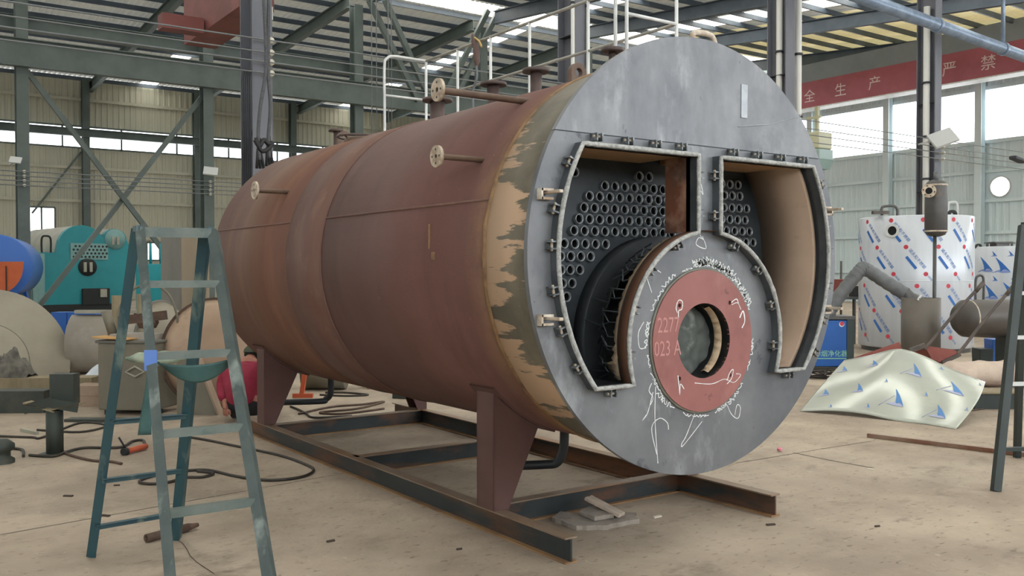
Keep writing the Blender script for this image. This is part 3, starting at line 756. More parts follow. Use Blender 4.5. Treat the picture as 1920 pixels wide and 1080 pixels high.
# ---- frames round the openings, with rope gaskets
def offset_loop(L, d):
    n = len(L); A = sum(L[i][0] * L[(i + 1) % n][1] - L[(i + 1) % n][0] * L[i][1] for i in range(n)); s = 1 if A > 0 else -1; out = []
    for i in range(n):
        p0, p1, p2 = V(L[i - 1]), V(L[i]), V(L[(i + 1) % n]); e1 = (p1 - p0).normalized(); e2 = (p2 - p1).normalized()
        n1 = V((e1.y, -e1.x)) * s; n2 = V((e2.y, -e2.x)) * s; m_ = (n1 + n2)
        m_ = m_.normalized() if m_.length > 1e-6 else n1
        k = d / max(0.45, m_.dot(n1)); out.append((p1.x + m_.x * k, p1.y + m_.y * k))
    return out
for L in (OL, OR):
    O1 = offset_loop(L, 0.016); n = len(L); y0, y1 = BY + 0.03, BY - 0.055
    P = [to3(x, z, y0 - BY) for x, z in L] + [to3(x, z, y1 - BY) for x, z in L] + [to3(x, z, y0 - BY) for x, z in O1] + [to3(x, z, y1 - BY) for x, z in O1]
    fs = []
    for i in range(n):
        j = (i + 1) % n
        fs += [(i, j, n + j, n + i), (2 * n + i, 2 * n + j, 3 * n + j, 3 * n + i), (n + i, n + j, 3 * n + j, 3 * n + i)]
    fr = MB().add(P, fs).build('opening_frame', 'frame_steel', boiler)
    mid = offset_loop(L, 0.008); pts = [to3(x, z, y1 - BY - 0.004) for x, z in mid]
    dense = []
    for i in range(n):
        p0, p1 = pts[i], pts[(i + 1) % n]; k = max(1, int((p1 - p0).length / 0.03))
        for j in range(k): dense.append(p0.lerp(p1, j / k))
    MB().tube(dense, [0.013 + 0.0025 * mnoise.noise(p * 40) for p in dense], 8, closed=True).build('rope_gasket', 'gasket', fr)

# ---- smoke box inside: tube plate with tubes, liners, furnace ring
YT = 4.12
RL = 1.045
rows_l = [(0.488, [-0.609]), (0.493, [-0.105, -0.026]),
          (0.421, [-0.381 + 0.0787 * i for i in range(7)]),
          (0.355, [-0.499 + 0.0785 * i for i in range(9)]),
          (0.287, [-0.54 + 0.0788 * i for i in range(10)]),
          (0.221, [-0.577 + 0.078 * i for i in range(10)]),
          (0.153, [-0.615 + 0.0785 * i for i in range(11)]),
          (0.077, [-0.687 + 0.078 * i for i in range(5)]),
          (0.004, [-0.713 + 0.074 * i for i in range(4)]),
          (-0.073, [-0.71, -0.643, -0.572]), (-0.15, [-0.699, -0.629]), (-0.228, [-0.669, -0.739]), (-0.30, [-0.70])]
rows_r = [(0.487, [0.624, 0.702, 0.782]), (0.413, [0.573, 0.65, 0.724, 0.8]), (0.333, [0.57, 0.645, 0.722, 0.793, 0.868]), (0.257, [0.547, 0.624, 0.701, 0.777, 0.852]), (0.182, [0.67, 0.748, 0.823, 0.896]), (0.11, [0.788, 0.862, 0.933])]
TR = 0.0275
tubes = [(x, z) for z, xs in rows_l + rows_r for x in xs]
MB().poly([circ(0, 0, RS - 0.022, 96)] + [circ(x, z, TR, 14) for x, z in tubes] + [circ(0, ZA, 0.475, 64)], lambda x, z, h: V((BX + x, YT + h, BZ + z)), 0.02).build('tube_plate', 'tube_plate', boiler)
tproto = None
for (x, z) in tubes:
    if tproto is None:
        c0 = bp(x, z, YT); tproto = MB()
        tproto.lathe([(TR + 0.003, 0.0), (TR + 0.003, -0.022), (TR, -0.024), (TR - 0.004, -0.022), (TR - 0.004, 0.45)], c0, AX, 16)
        tproto = tproto.build('smoke_tube', 'tube_rim', boiler)
        bore = MB().lathe([(TR - 0.0045, -0.01), (TR - 0.0045, 0.44), (0.0001, 0.44)], c0, AX, 16).build('bore', 'tube_bore', tproto)
        base = (x, z)
    else:
        c = tproto.copy(); COL.objects.link(c); c.location = V((x - base[0], 0, z - base[1])); d = bore.copy(); COL.objects.link(d); d.parent = c
# furnace ring
MB().annulus((BX, 4.02, BZ + ZA), AX, 0.475, 0.61, 0.10, 64).build('furnace_ring', 'dark_steel', boiler)
MB().lathe([(0.475, 0), (0.475, 0.75), (0.0001, 0.75)], (BX, 4.03, BZ + ZA), AX, 48).build('furnace', 'refractory', boiler)
# liners (tan board): top of both chambers, right side, left side
for s in (-1, 1):
    xa, xb = (-0.93, -XD) if s < 0 else (XD, 0.93)
    MB().box(bp((xa + xb) / 2, ZT + 0.025, (BY + 0.03 + YT) / 2), (xb - xa + 0.03, YT - BY - 0.03, 0.03)).build('top_liner', 'liner_top', boiler)
ar = math.asin(ZT / RL); 
MB().lathe([(RL, 0.02), (RL, YT - BY), (RL + 0.03, YT - BY), (RL + 0.03, 0.02), (RL, 0.02)], (BX, BY, BZ), AX, 48, -R(50), ar + 0.02, ref=(1, 0, 0)).build('side_liner', 'liner', boiler)
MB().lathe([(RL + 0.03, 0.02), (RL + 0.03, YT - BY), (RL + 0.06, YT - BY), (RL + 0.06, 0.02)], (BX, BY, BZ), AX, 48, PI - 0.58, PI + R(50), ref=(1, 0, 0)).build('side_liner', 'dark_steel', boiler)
MB().box(bp(0.72, ZB - 0.02, (BY + YT) / 2), (0.30, YT - BY - 0.03, 0.03)).build('bottom_liner', 'liner', boiler)
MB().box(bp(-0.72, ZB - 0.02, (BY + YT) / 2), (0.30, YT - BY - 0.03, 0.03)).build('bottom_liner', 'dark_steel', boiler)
# divider walls either side of the middle web
MB().box(bp(-XD + 0.012, 0.36, BY + 0.11), (0.02, 0.18, 0.44)).build('divider_wall', 'rust_panel', boiler)
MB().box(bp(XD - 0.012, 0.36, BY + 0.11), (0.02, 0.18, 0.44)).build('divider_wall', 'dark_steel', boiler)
# arch wall with torn insulation and anchors
a0, a1 = R(80.9), R(199.0)
MB().lathe([(RA + 0.002, -0.048), (RA + 0.002, 0.02), (RA - 0.03, 0.02), (RA - 0.03, 0.018)], (BX, BY, BZ + ZA), AX, 48, R(-18.8), R(198.8), ref=(1, 0, 0)).build('arch_wall', 'arch_rust', boiler)
P = []; n = 60
for i in range(n + 1):
    a = R(112) + (R(198) - R(112)) * i / n; w_ = 0.032 + 0.022 * mnoise.noise(V((i * 0.5, 0, 0))) + (0.06 if i > n - 12 else 0) * abs(mnoise.noise(V((i * 0.9, 7, 0)))) * 2
    for (r_, y) in ((RA - 0.002, 0.018), (RA - 0.002 + (0.03 if i > n - 12 else 0.0) * abs(mnoise.noise(V((i * 1.1, 2, 0)))) * 2, 0.022 + w_), (RA - 0.06, 0.02 + w_ * 0.8)):
        P.append(V((BX + r_ * math.cos(a), BY + y, BZ + ZA + r_ * math.sin(a))))
MB().add(P, [(3 * i + k, 3 * i + 3 + k, 3 * i + 4 + k, 3 * i + 1 + k) for i in range(n) for k in range(2)], True).build('torn_insulation', 'insulation', boiler)
for i in range(15):
    a = R(118 + i * 5.6 + random.uniform(-2.5, 2.5)); r0 = RA - 0.02
    def ap(r_, y, da=0.0): return V((BX + r_ * math.cos(a + da), BY + y, BZ + ZA + r_ * math.sin(a + da)))
    k = 0.035 * random.uniform(-1, 1)
    MB().tube([ap(r0, 0.03), ap(r0 + k, 0.13 + abs(k)), ap(r0 - 0.03, 0.20, 0.04 + 3 * k), ap(r0 - 0.015 + k, 0.25 + 2 * k, 0.09)], 0.0045, 6).tube([ap(r0 + k, 0.13 + abs(k)), ap(r0 - 0.01, 0.19, -0.06 + 2 * k), ap(r0 - 0.03, 0.24, -0.05)], 0.0045, 6).build('anchor', 'frame_steel', boiler)

# ---- burner disc
bc = bp(BURN[0], BURN[1])
def disc_loop(r_): return circ(BURN[0], BURN[1], r_, 96)
holes4 = [(-0.2, -0.275), (0.215, -0.268), (-0.2, -0.688), (0.22, -0.695)]
bdisc = MB().poly([disc_loop(0.408), circ(BURN[0], BURN[1], 0.216, 64)] + [circ(x, z, 0.0125, 12) for x, z in holes4], lambda x, z, h: V((BX + x, BY - 0.018 + h, BZ + z)), 0.016).build('burner_plate', 'disc_red', boiler)
pts = []
for k in range(140):
    a = 2 * PI * k / 140; rr = 0.412 + 0.004 * mnoise.noise(V((k * 0.4, 0, 1))); pts.append(bp(BURN[0] + rr * math.cos(a), BURN[1] + rr * math.sin(a), BY - 0.004))
MB().tube(pts, 0.009, 6, closed=True).build('burner_weld', 'plate_edge', boiler)
MB().lathe([(0.216, 0), (0.216, 0.02), (0.226, 0.02), (0.226, 0.26)], (BX, BY - 0.018, BZ + BURN[1]), AX, 48).build('burner_throat', 'dark_steel', boiler)
# ragged insulation inside the throat, right side
P = []; n = 40
for i in range(n + 1):
    a = R(-62) + R(122) * i / n; dd = 0.010 + 0.022 * mnoise.noise(V((i * 0.45, 3, 3)))
    for (r_, y) in ((0.222, 0.05), (0.222 - dd * 0.25, 0.055), (0.219 - dd, 0.08), (0.223, 0.11)): P.append(V((BX + r_ * math.cos(a), BY + y, BZ + BURN[1] + r_ * math.sin(a))))
MB().add(P, [(4 * i + k, 4 * i + 4 + k, 4 * i + 5 + k, 4 * i + 1 + k) for i in range(n) for k in range(3)], True).build('throat_insulation', 'insulation', boiler)
mb = MB()
def lump(u, v):
    x = (u - 0.5) * 0.46; z = (v - 0.5) * 0.46; rr = math.hypot(x, z); nn = mnoise.noise(V((x * 7, z * 7, 1))) * 0.06 + mnoise.noise(V((x * 22, z * 22, 5))) * 0.012
    return V((BX + x, BY + 0.14 + nn + rr * 0.1, BZ + BURN[1] + z))
mb.grid(lump, 40, 40); mb.build('refractory_lump', 'refractory', boiler)
# stencilled figures
for body, px_, py_ in (('2277', -0.29, -0.385), ('023 A', -0.295, -0.515)):
    vv, ff = text_verts(body, 0.105)
    MB().add([bp(px_ + x * 0.82, py_ + y_ * 1.15, BY - 0.0195) for x, y_, z_ in vv], ff).build('stencil_figures', 'stencil', bdisc, recalc=False)
# chalk scribbles
def scribble(pts, w=0.0035, y=BY - 0.0015):
    pts = spline([V((p[0], p[1], 0)) for p in pts], 6); L = []; n = len(pts)
    for i in range(n):
        t = (pts[min(i + 1, n - 1)] - pts[max(i - 1, 0)]); t = t.normalized() if t.length > 1e-9 else V((1, 0, 0)); s = V((-t.y, t.x, 0)) * w * (0.7 + 0.5 * random.random()) * 0.5
        L.append((pts[i] + s, pts[i] - s))
    P = [bp(a_.x, a_.y, y) for a_, b_ in L] + [bp(b_.x, b_.y, y) for a_, b_ in L]
    return P, [(i, i + 1, n + i + 1, n + i) for i in range(n - 1)]
ch = MB()
random.seed(21)
for k in range(72):
    a = R(random.choice([random.uniform(25, 110), random.uniform(25, 110), random.uniform(120, 360)])); r0 = 0.415 + random.uniform(0.0, 0.015)
    amp = random.uniform(0.02, 0.06) if 30 < math.degrees(a) < 105 else random.uniform(0.01, 0.035)
    pts = []
    for i in range(7):
        aa = a + (i - 3) * 0.028 + random.uniform(-0.02, 0.02); rr = r0 + amp * abs(math.sin(i * 1.9 + k)); pts.append((BURN[0] + rr * math.cos(aa), BURN[1] + rr * math.sin(aa)))
    ch.add(*scribble(pts, 0.0055))
for pts in ([(-0.39, -0.75), (-0.43, -0.86), (-0.47, -0.90), (-0.44, -0.87)], [(-0.37, -0.72), (-0.375, -0.9), (-0.355, -1.12), (-0.352, -1.15)], [(-0.36, -1.1), (-0.40, -0.95), (-0.34, -0.9), (-0.28, -0.93), (-0.27, -0.97)],
            [(-0.06, -0.9), (-0.13, -1.02), (-0.165, -1.06), (-0.15, -1.07), (0.0, -0.95)], [(0.2, -0.85), (0.25, -0.93), (0.31, -0.96), (0.33, -0.9), (0.30, -0.88), (0.28, -0.94)],
            [(-0.4, -0.2), (-0.45, -0.08), (-0.42, -0.05), (-0.33, -0.09)], [(-0.46, -0.36), (-0.5, -0.42), (-0.49, -0.5), (-0.44, -0.5)], [(-0.40, -0.70), (-0.42, -0.74), (-0.39, -0.78), (-0.41, -0.82)],
            [(-0.06, 0.16), (-0.04, 0.24), (-0.02, 0.13), (0.01, 0.10), (-0.03, 0.11), (-0.05, 0.07), (0.03, 0.05), (0.0, 0.12)], [(-0.02, 0.36), (-0.015, 0.42), (0.005, 0.36), (-0.015, 0.38)]):
    ch.add(*scribble(pts, 0.005))
ch.build('chalk_marks', 'chalk', boiler, recalc=False)
ch = MB()
for (x, z), P_ in zip(holes4, ([(-0.02, -0.04), (-0.03, -0.01), (-0.01, 0.03), (0.02, 0.02), (0.015, -0.02), (-0.01, -0.03), (-0.012, -0.07)], [(0.012, 0.0), (0.03, 0.012), (0.06, 0.02), (0.075, -0.01)], [(-0.015, 0.02), (-0.005, -0.05), (0.0, -0.09), (0.005, -0.03), (0.035, -0.06)], [(-0.03, -0.03), (0.0, 0.02), (0.025, 0.03), (0.01, -0.02), (-0.03, -0.05)])): ch.add(*scribble([(x + a_, z + b_) for a_, b_ in P_], 0.006, BY - 0.0195))
ch.add(*scribble([(-0.08, -0.72), (0.06, -0.735), (0.17, -0.715), (0.25, -0.74), (0.31, -0.70), (0.27, -0.69)], 0.004, BY - 0.0195)); ch.add(*scribble([(0.30, -0.36), (0.33, -0.32), (0.345, -0.38), (0.32, -0.42)], 0.008, BY - 0.0195))
ch.add(*scribble([(0.23, -0.28), (0.28, -0.27), (0.31, -0.31)], 0.004, BY - 0.0195))
ch.build('chalk_marks', 'chalk', bdisc, recalc=False)

# ---- door clips round the openings, hinge lugs
clips = [(-0.822, 0.615, 90), (-0.605, 0.612, 90), (-0.4, 0.612, 90), (-0.202, 0.612, 90), (-1.01, 0.475, 155), (-1.105, 0.235, 165), (-1.12, 0.05, 178), (-1.11, -0.179, 190), (-1.06, -0.384, 200), (-0.955, -0.581, 212), (-0.725, -0.725, 270),
         (-0.065, 0.462, 0), (-0.064, 0.249, 0), (-0.235, 0.061, -65), (-0.439, -0.077, -42), (-0.557, -0.288, -20), (-0.592, -0.532, 0),
         (0.226, 0.612, 90), (0.439, 0.612, 90), (0.651, 0.612, 90), (0.868, 0.612, 90), (0.067, 0.469, 180), (0.068, 0.238, 180), (0.228, 0.061, -115), (0.442, -0.074, -138), (0.571, -0.29, -162), (0.592, -0.536, 180), (0.735, -0.725, 270),
         (1.055, 0.469, 24), (1.10, 0.22, 14), (1.133, 0.043, 2), (1.123, -0.175, -9), (1.08, -0.398, -20), (0.988, -0.6, -32)]
cproto = None
for (x, z, ang) in clips:
    if cproto is None:
        mb = MB()
        for s in (-1, 1): mb.box((s * 0.018, -0.03, 0.0), (0.008, 0.055, 0.042))
        mb.box((0, -0.006, 0.0), (0.044, 0.008, 0.042))
        cproto = mb.build('door_clip', 'clip_steel', None); cproto.parent = boiler
        cpin = MB().cyl((-0.03, -0.036, 0.004), (0.03, -0.036, 0.004), 0.007, 8).build('clip_pin', 'lug_light', None); cpin.parent = cproto
        c = cproto
    else:
        c = copy_tree(cproto, boiler)
    c.location = bp(x, z) - V(boiler.location); c.rotation_euler = (0, -R(ang - 90), 0)
for (x, z, s) in ((-1.15, 0.306, -1), (-1.15, -0.326, -1), (1.135, 0.304, 1), (1.135, -0.33, 1)):
    h = MB()
    for dz in (-0.022, 0.022): h.box(bp(x, z + dz, BY - 0.018), (0.075, 0.04, 0.012))
    h.box(bp(x - 0.034 * (1 if s < 0 else -1), z, BY - 0.018), (0.012, 0.04, 0.056))
    hb = h.build('hinge_lug', 'lug_light', boiler)
    MB().box(bp(x + (0.01 if s < 0 else 0.0), z + 0.008, BY - 0.07), (0.026, 0.13, 0.016)).build('hinge_bar', 'lug_light', hb, bevel=0.003)
# lifting eyelet at the very top of the plate
MB().tube(spline([V((BX - 0.06, BY + 0.02, BZ + RP - 0.03)), V((BX - 0.05, BY + 0.02, BZ + RP + 0.03)), V((BX + 0.09, BY + 0.02, BZ + RP + 0.035)), V((BX + 0.13, BY + 0.02, BZ + RP - 0.03))], 6), 0.017, 10).build('top_handle', 'lug_light', boiler)

# ---- nozzles
def flange(c, ax, r_, t, bore, m_, parent, nb=4, br=None):
    c, ax = V(c), V(ax).normalized(); f = MB(); f.annulus(c, ax, bore, r_, t, 32); ob = f.build('flange', m_, parent)
    u = ax.orthogonal().normalized(); w_ = ax.cross(u); bh = MB()
    for k in range(nb):
        a = 2 * PI * (k + 0.5) / nb; p_ = c + (u * math.cos(a) + w_ * math.sin(a)) * (r_ + bore) * 0.52
        bh.cyl(p_ - ax * 0.001, p_ + ax * (t + 0.001), br or r_ * 0.11, 10)
    bh.build('bolt_hole', 'dark_steel', ob); return ob
for (x0, y, z, xf, r_, fr) in ((3.317, 4.533, 2.645, 2.696, 0.021, 0.066), (2.959, 4.464, 2.257, 2.647, 0.017, 0.062), (2.977, 7.483, 2.288, 2.686, 0.02, 0.075)):
    nz = MB().lathe([(r_, 0), (r_, x0 - xf + 0.05), (r_ * 0.7, x0 - xf + 0.05), (r_ * 0.7, 0)], (xf, y, z), (1, 0, 0), 16).build('side_nozzle', 'nozzle_rust', boiler)
    flange((xf - 0.004, y, z), (1, 0, 0), fr, 0.018, r_ * 0.75, 'flange_face', nz)
for (px_, py_, fr, r_) in ((820, 188, 0.125, 0.062), (925, 158, 0.10, 0.048), (1005, 133, 0.098, 0.042), (1148, 95, 0.075, 0.022), (630, 245, 0.075, 0.025)):
    p_ = onX(px_, py_, BX)
    zs = BZ + RS - 0.02
    nz = MB().lathe([(r_, zs - p_.z), (r_, 0.0), (r_ * 0.8, 0), (r_ * 0.8, zs - p_.z)], (BX, p_.y, p_.z), (0, 0, 1), 20).build('top_nozzle', 'nozzle_dark', boiler)
    flange((BX, p_.y, p_.z - 0.012), (0, 0, 1), fr, 0.024, r_ * 0.8, 'nozzle_dark', nz, 8)
def lug(p_, w_, h_, t, hole):
    n = 12; L = [(-w_ / 2, -0.06), (w_ / 2, -0.06), (w_ / 2, h_ - w_ / 2)] + [(w_ / 2 * math.cos(PI * k / n), h_ - w_ / 2 + w_ / 2 * math.sin(PI * k / n)) for k in range(1, n)] + [(-w_ / 2, h_ - w_ / 2)]
    MB().poly([L, circ(0, h_ - w_ / 2, hole, 16)], lambda x, z, h: p_ + V((x, h, z)), t).build('lifting_lug', 'nozzle_rust', boiler)
lug(V((BX, 4.80, BZ + RS)), 0.13, 0.17, 0.04, 0.03); lug(V((BX, 8.45, BZ + RS)), 0.15, 0.17, 0.04, 0.03)
mh = MB().lathe([(0.18, -0.08), (0.18, 0.035), (0.15, 0.05), (0.0001, 0.05)], (BX, 8.05, BZ + RS), (0, 0, 1), 32).build('manhole', 'nozzle_rust', boiler)
MB().tube(spline([V((BX + 0.25 * math.cos(2 * PI * k / 16), 8.05 + 0.2 * math.sin(2 * PI * k / 16), BZ + RS + 0.055)) for k in range(16)], 3, True), 0.012, 8, closed=True).build('manhole_ring', 'nozzle_dark', mh)

# ---- saddles
SKX0, SKX1, BH = 3.14, 4.925, 0.1457      # outer faces of the two skid beams, beam height
def saddle(y0, side):
    s = 1 if side < 0 else -1
    xo = SKX0 + 0.0 if side < 0 else SKX1
    Y0, Y1_ = y0, y0 + 0.19
    def zs(x): return BZ - math.sqrt(max((RS + 0.012) ** 2 - (x - BX) ** 2, 0))
    xs = [xo + s * 0.34 * i / 12 for i in range(13)]
    L = [(xo, BH + 0.001), (xo + s * 0.11, BH + 0.001), (xs[-1], zs(xs[-1]))] + [(x, zs(x)) for x in xs[-2::-1]]
    mb = MB()
    for yy in (Y0, Y1_ - 0.012): mb.poly([L], lambda x, z, h: V((x, yy + h, z)), 0.012)
    sd = mb.build('saddle', 'primer_dark', boiler)
    mb = MB().box((xo + s * 0.006, (Y0 + Y1_) / 2, (BH + zs(xo)) / 2), (0.012, 0.19, zs(xo) - BH - 0.002)); mb.build('saddle_flange', 'primer_dark', sd)
    mb = MB(); a_ = [math.atan2(zs(x) - BZ, x - BX) for x in (xo - s * 0.03, xo + s * 0.44)]
    mb.lathe([(RS - 0.002, 0), (RS + 0.014, 0), (RS + 0.014, 0.27), (RS - 0.002, 0.27)], (BX, Y0 - 0.04, BZ), AX, 16, min(a_), max(a_), ref=(1, 0, 0), smooth=False); mb.build('saddle_pad', 'primer_dark', sd)
for y0 in (4.62, 8.52):
    for side in (-1, 1): saddle(y0, side)
# drain pipe under the shell
dpz = 0.27
MB().tube(spline([V((BX, 4.96, BZ - RS + 0.02)), V((BX, 4.97, dpz + 0.12)), V((BX - 0.03, 5.0, dpz + 0.02)), V((BX - 0.10, 5.06, dpz)), V((BX - 0.32, 5.2, dpz - 0.005))], 6), 0.032, 12).build('drain_pipe', 'dark_steel', boiler)
MB().tube(spline([V((BX, 8.82, BZ - RS + 0.02)), V((BX, 8.83, dpz + 0.09)), V((BX - 0.03, 8.88, dpz + 0.02)), V((BX - 0.10, 8.9, dpz)), V((BX - 0.55, 9.2, dpz - 0.01))], 6), 0.032, 12).build('drain_pipe', 'dark_steel', boiler)

# ================================================================== skid
mat('skid_steel', '#3b4243', '#2d3436', scale=2.5, rough=0.45, metal=0.2, stretch=(1, 1, 1), c3='#7b5236', scale3=1.6, lo3=0.47, hi3=0.7, stretch3=(1, 0.6, 3))
mat('skid_rust', '#8c6844', '#9b7c58', scale=4, rough=0.6, c3='#5d4838', scale3=3, lo3=0.5, hi3=0.75)
mat('skid_top', '#8a7a69', '#7a6450', scale=3, rough=0.5, c3='#8e6a4a', scale3=2, lo3=0.5, hi3=0.7)
skid = thing('skid_frame', (4.03, 6.4, 0), 'long steel beam skid on the floor under the brown boiler', 'frame')
def beam3(a, b, w_, nm):
    """web, plus rusty flanges as parts of their own colour"""
    a, b = V(a), V(b); W, T, tf, h = w_ / 2, 0.006, 0.009, BH
    web = MB().profile(a + V((0, 0, h / 2)), b + V((0, 0, h / 2)), [(-T, -h / 2 + tf), (T, -h / 2 + tf), (T, h / 2 - tf), (-T, h / 2 - tf)]).build(nm, 'skid_steel', skid)
    MB().profile(a + V((0, 0, h - tf / 2)), b + V((0, 0, h - tf / 2)), [(-W, -tf / 2), (W, -tf / 2), (W, tf / 2), (-W, tf / 2)]).build('top_flange', 'skid_top', web)
    MB().profile(a + V((0, 0, tf / 2 + 0.001)), b + V((0, 0, tf / 2 + 0.001)), [(-W, -tf / 2), (W, -tf / 2), (W, tf / 2), (-W, tf / 2)]).build('bottom_flange', 'skid_rust', web)
FW = 0.084
beam3((SKX0 + FW / 2, 3.925, 0), (SKX0 + FW / 2, 9.15, 0), FW, 'side_beam')
beam3((SKX1 - FW / 2, 3.90, 0), (SKX1 - FW / 2, 9.15, 0), FW, 'side_beam')
for y in (4.78, 6.66, 8.53): beam3((SKX0 + FW / 2 + 0.007, y, 0), (SKX1 - FW / 2 - 0.007, y, 0), 0.08, 'cross_beam')

# ================================================================== railing on the far side of the shell top
rail = thing('guard_rail', (4.75, 6.8, 2.5), 'white tube railing standing along the top of the brown boiler', 'railing')
RX0, RX1, RY0, RY1 = 4.5, 5.0, 4.92, 8.64
def zsh(x): return BZ + math.sqrt(RS ** 2 - (x - BX) ** 2)
ZR, ZM = 3.875, 3.455
rr = 0.014
mat('rail_grey', '#a9a79d', '#8f8e86', scale=6, rough=0.5)
MB().tube([V((RX1, RY0 - 0.6, ZR + 0.0)), V((RX1, RY1, ZR))], rr, 10).build('top_rail', 'rail_grey', rail)
MB().tube([V((RX1, RY0, ZM)), V((RX1, RY1, ZM))], rr * 0.9, 10).build('mid_rail', 'rail_grey', rail)
MB().tube(spline([V((RX0, RY1, zsh(RX0) - 0.01)), V((RX0, RY1, 3.3)), V((RX0, RY1, ZR - 0.12)), V((RX0 + 0.035, RY1, ZR - 0.03)), V((RX0 + 0.12, RY1, ZR)), V((RX1 - 0.1, RY1, ZR)), V((RX1, RY1, ZR))], 6), rr, 10).build('end_rail', 'white_paint', rail)
MB().tube([V((RX0, RY1, ZM)), V((RX1, RY1, ZM))], rr * 0.9, 10).build('mid_rail', 'white_paint', rail)
MB().tube([V((RX0, RY0, ZM)), V((RX1, RY0, ZM))], rr * 0.9, 10).build('mid_rail', 'white_paint', rail)
for y in (RY1, 8.0, 7.4, 6.765, 5.94, RY0):
    MB().tube([V((RX1, y, zsh(RX1) - 0.01)), V((RX1, y, ZR))], rr, 10).build('post', 'white_paint', rail)
for dy in (0.0, 0.12): MB().tube([V((RX0, RY0 + dy, zsh(RX0) - 0.01)), V((RX0, RY0 + dy, 4.3))], rr, 10).build('post', 'white_paint', rail)

# (torch) welding torch hanging over the railing
mat('torch_brown', '#5e4a45', rough=0.7); mat('brass', '#b59a63', rough=0.4, metal=0.5); mat('hose_grey', '#6d7377', rough=0.6)
tp = [onX(x, y, 4.96) for x, y in ((886, 64), (890, 80), (893, 98), (894, 116), (893, 126))]
torch = thing('welding_torch', tp[0], 'brown welding torch hung by its hose over the boiler railing', 'torch')
MB().tube(spline(tp, 4), [0.012 + 0.02 * min(1, i / 4) - (0.012 if i > 12 else 0) for i in range(17)], 10).build('grip', 'torch_brown', torch)
q = [onX(x, y, 4.96) for x, y in ((888, 70), (898, 77), (903, 88))]
MB().tube(spline(q, 4), 0.011, 8).build('nozzle', 'brass', torch)
q = [onX(x, y, 4.95) for x, y in ((893, 124), (894, 145), (888, 165), (886, 182), (887, 200))]
MB().tube(spline(q + [V((4.9, q[-1].y - 0.1, zsh(4.9) + 0.02))], 5), 0.012, 8).build('torch_hose', 'hose_grey', torch)

for o in (boiler, skid, rail, torch):
    o.location = V(o.location) * BSCALE; o.scale = (BSCALE,) * 3
CAMP = V((0, 0, CAM_H))

# ================================================================== step ladder in front, left
mat('ladder_paint', '#24444e', '#2f5157', scale=5, rough=0.5, stretch=(1, 1, 0.5), c3='#66756f', scale3=7, lo3=0.55, hi3=0.66, stretch3=(1, 1, 0.35))
mat('ladder_worn', '#69716b', '#535f5a', scale=7, rough=0.5, c3='#465856', scale3=9, lo3=0.55, hi3=0.7)
mat('ladder_leg', '#525b58', '#414c4b', scale=7, rough=0.5, c3='#7d8782', scale3=8, lo3=0.56, hi3=0.7, stretch3=(1, 1, 0.5))
mat('tarp_teal', '#27494c', '#43645f', scale=5, rough=0.7); mat('tape_blue', '#5b7fc4', rough=0.6)
lad = thing('step_ladder', F(300, 1120), 'worn blue green steel step ladder standing left of the brown boiler', 'ladder')
TL, TRt = D(262, 428, 4.42), D(396, 431, 4.58)
FL, FRt = F(336, 1285), F(526, 1236)
BTL, BTR = D(255, 430, 4.50), D(381, 440, 4.66)
BL, BR = F(170, 1046), F(326, 1014)
BL.z = BR.z = FL.z = FRt.z = 0.0
def angle_iron(a, b, w_, m_, nm, flip=1, up=None):
    """L section leg"""
    a, b = V(a), V(b); up = up or HF
    L = [(0, 0), (w_ * flip, 0), (w_ * flip, 0.005), (0.005 * flip, 0.005), (0.005 * flip, w_), (0, w_)]
    L = [(x - w_ * flip / 2, y) for x, y in L]
    return MB().profile(a, b, L, up).build(nm, m_, lad)
angle_iron(FL, TL + (TL - FL).normalized() * 0.02, 0.046, 'ladder_leg', 'front_leg', -1); angle_iron(FRt, TRt, 0.046, 'ladder_leg', 'front_leg', 1)
angle_iron(BL, BTL, 0.05, 'ladder_paint', 'rear_leg', -1); angle_iron(BR, BTR, 0.05, 'ladder_paint', 'rear_leg', 1)
for k in range(6):
    z = (1.735, 1.49, 1.172, 0.855, 0.561, 0.268)[k]; t0 = 1 - z / TL.z
    a, b = TL.lerp(FL, t0), TRt.lerp(FRt, 1 - z / TRt.z)
    L = [(0, 0), (0.04, 0), (0.04, -0.005), (0.005, -0.005), (0.005, -0.034), (0, -0.034)]
    if k == 0: L = [(0, 0.012), (0.05, 0.012), (0.05, 0.006), (0.006, 0.006), (0.006, -0.036), (0, -0.036)]
    MB().profile(b, a, [(x - 0.005, y) for x, y in L]).build('front_rung' if k else 'top_step', 'ladder_worn', lad)
for t in (0.555, 0.74, 0.89):
    a, b = BTL.lerp(BL, t), BTR.lerp(BR, t)
    MB().profile(a, b, [(0, 0), (0.035, 0), (0.035, -0.005), (0.005, -0.005), (0.005, -0.03), (0, -0.03)]).build('rear_rung', 'ladder_paint', lad)
MB().bar(TL, BTL, 0.03, 0.03).build('hinge', 'ladder_paint', lad); MB().bar(TRt, BTR, 0.03, 0.03).build('hinge', 'ladder_paint', lad)
p = TL.lerp(FL, 0.345); MB().box(p - HF * 0.004, (0.054, 0.012, 0.09), Matrix.Rotation(-YAW, 3, 'Z')).build('blue_tape', 'tape_blue', lad)
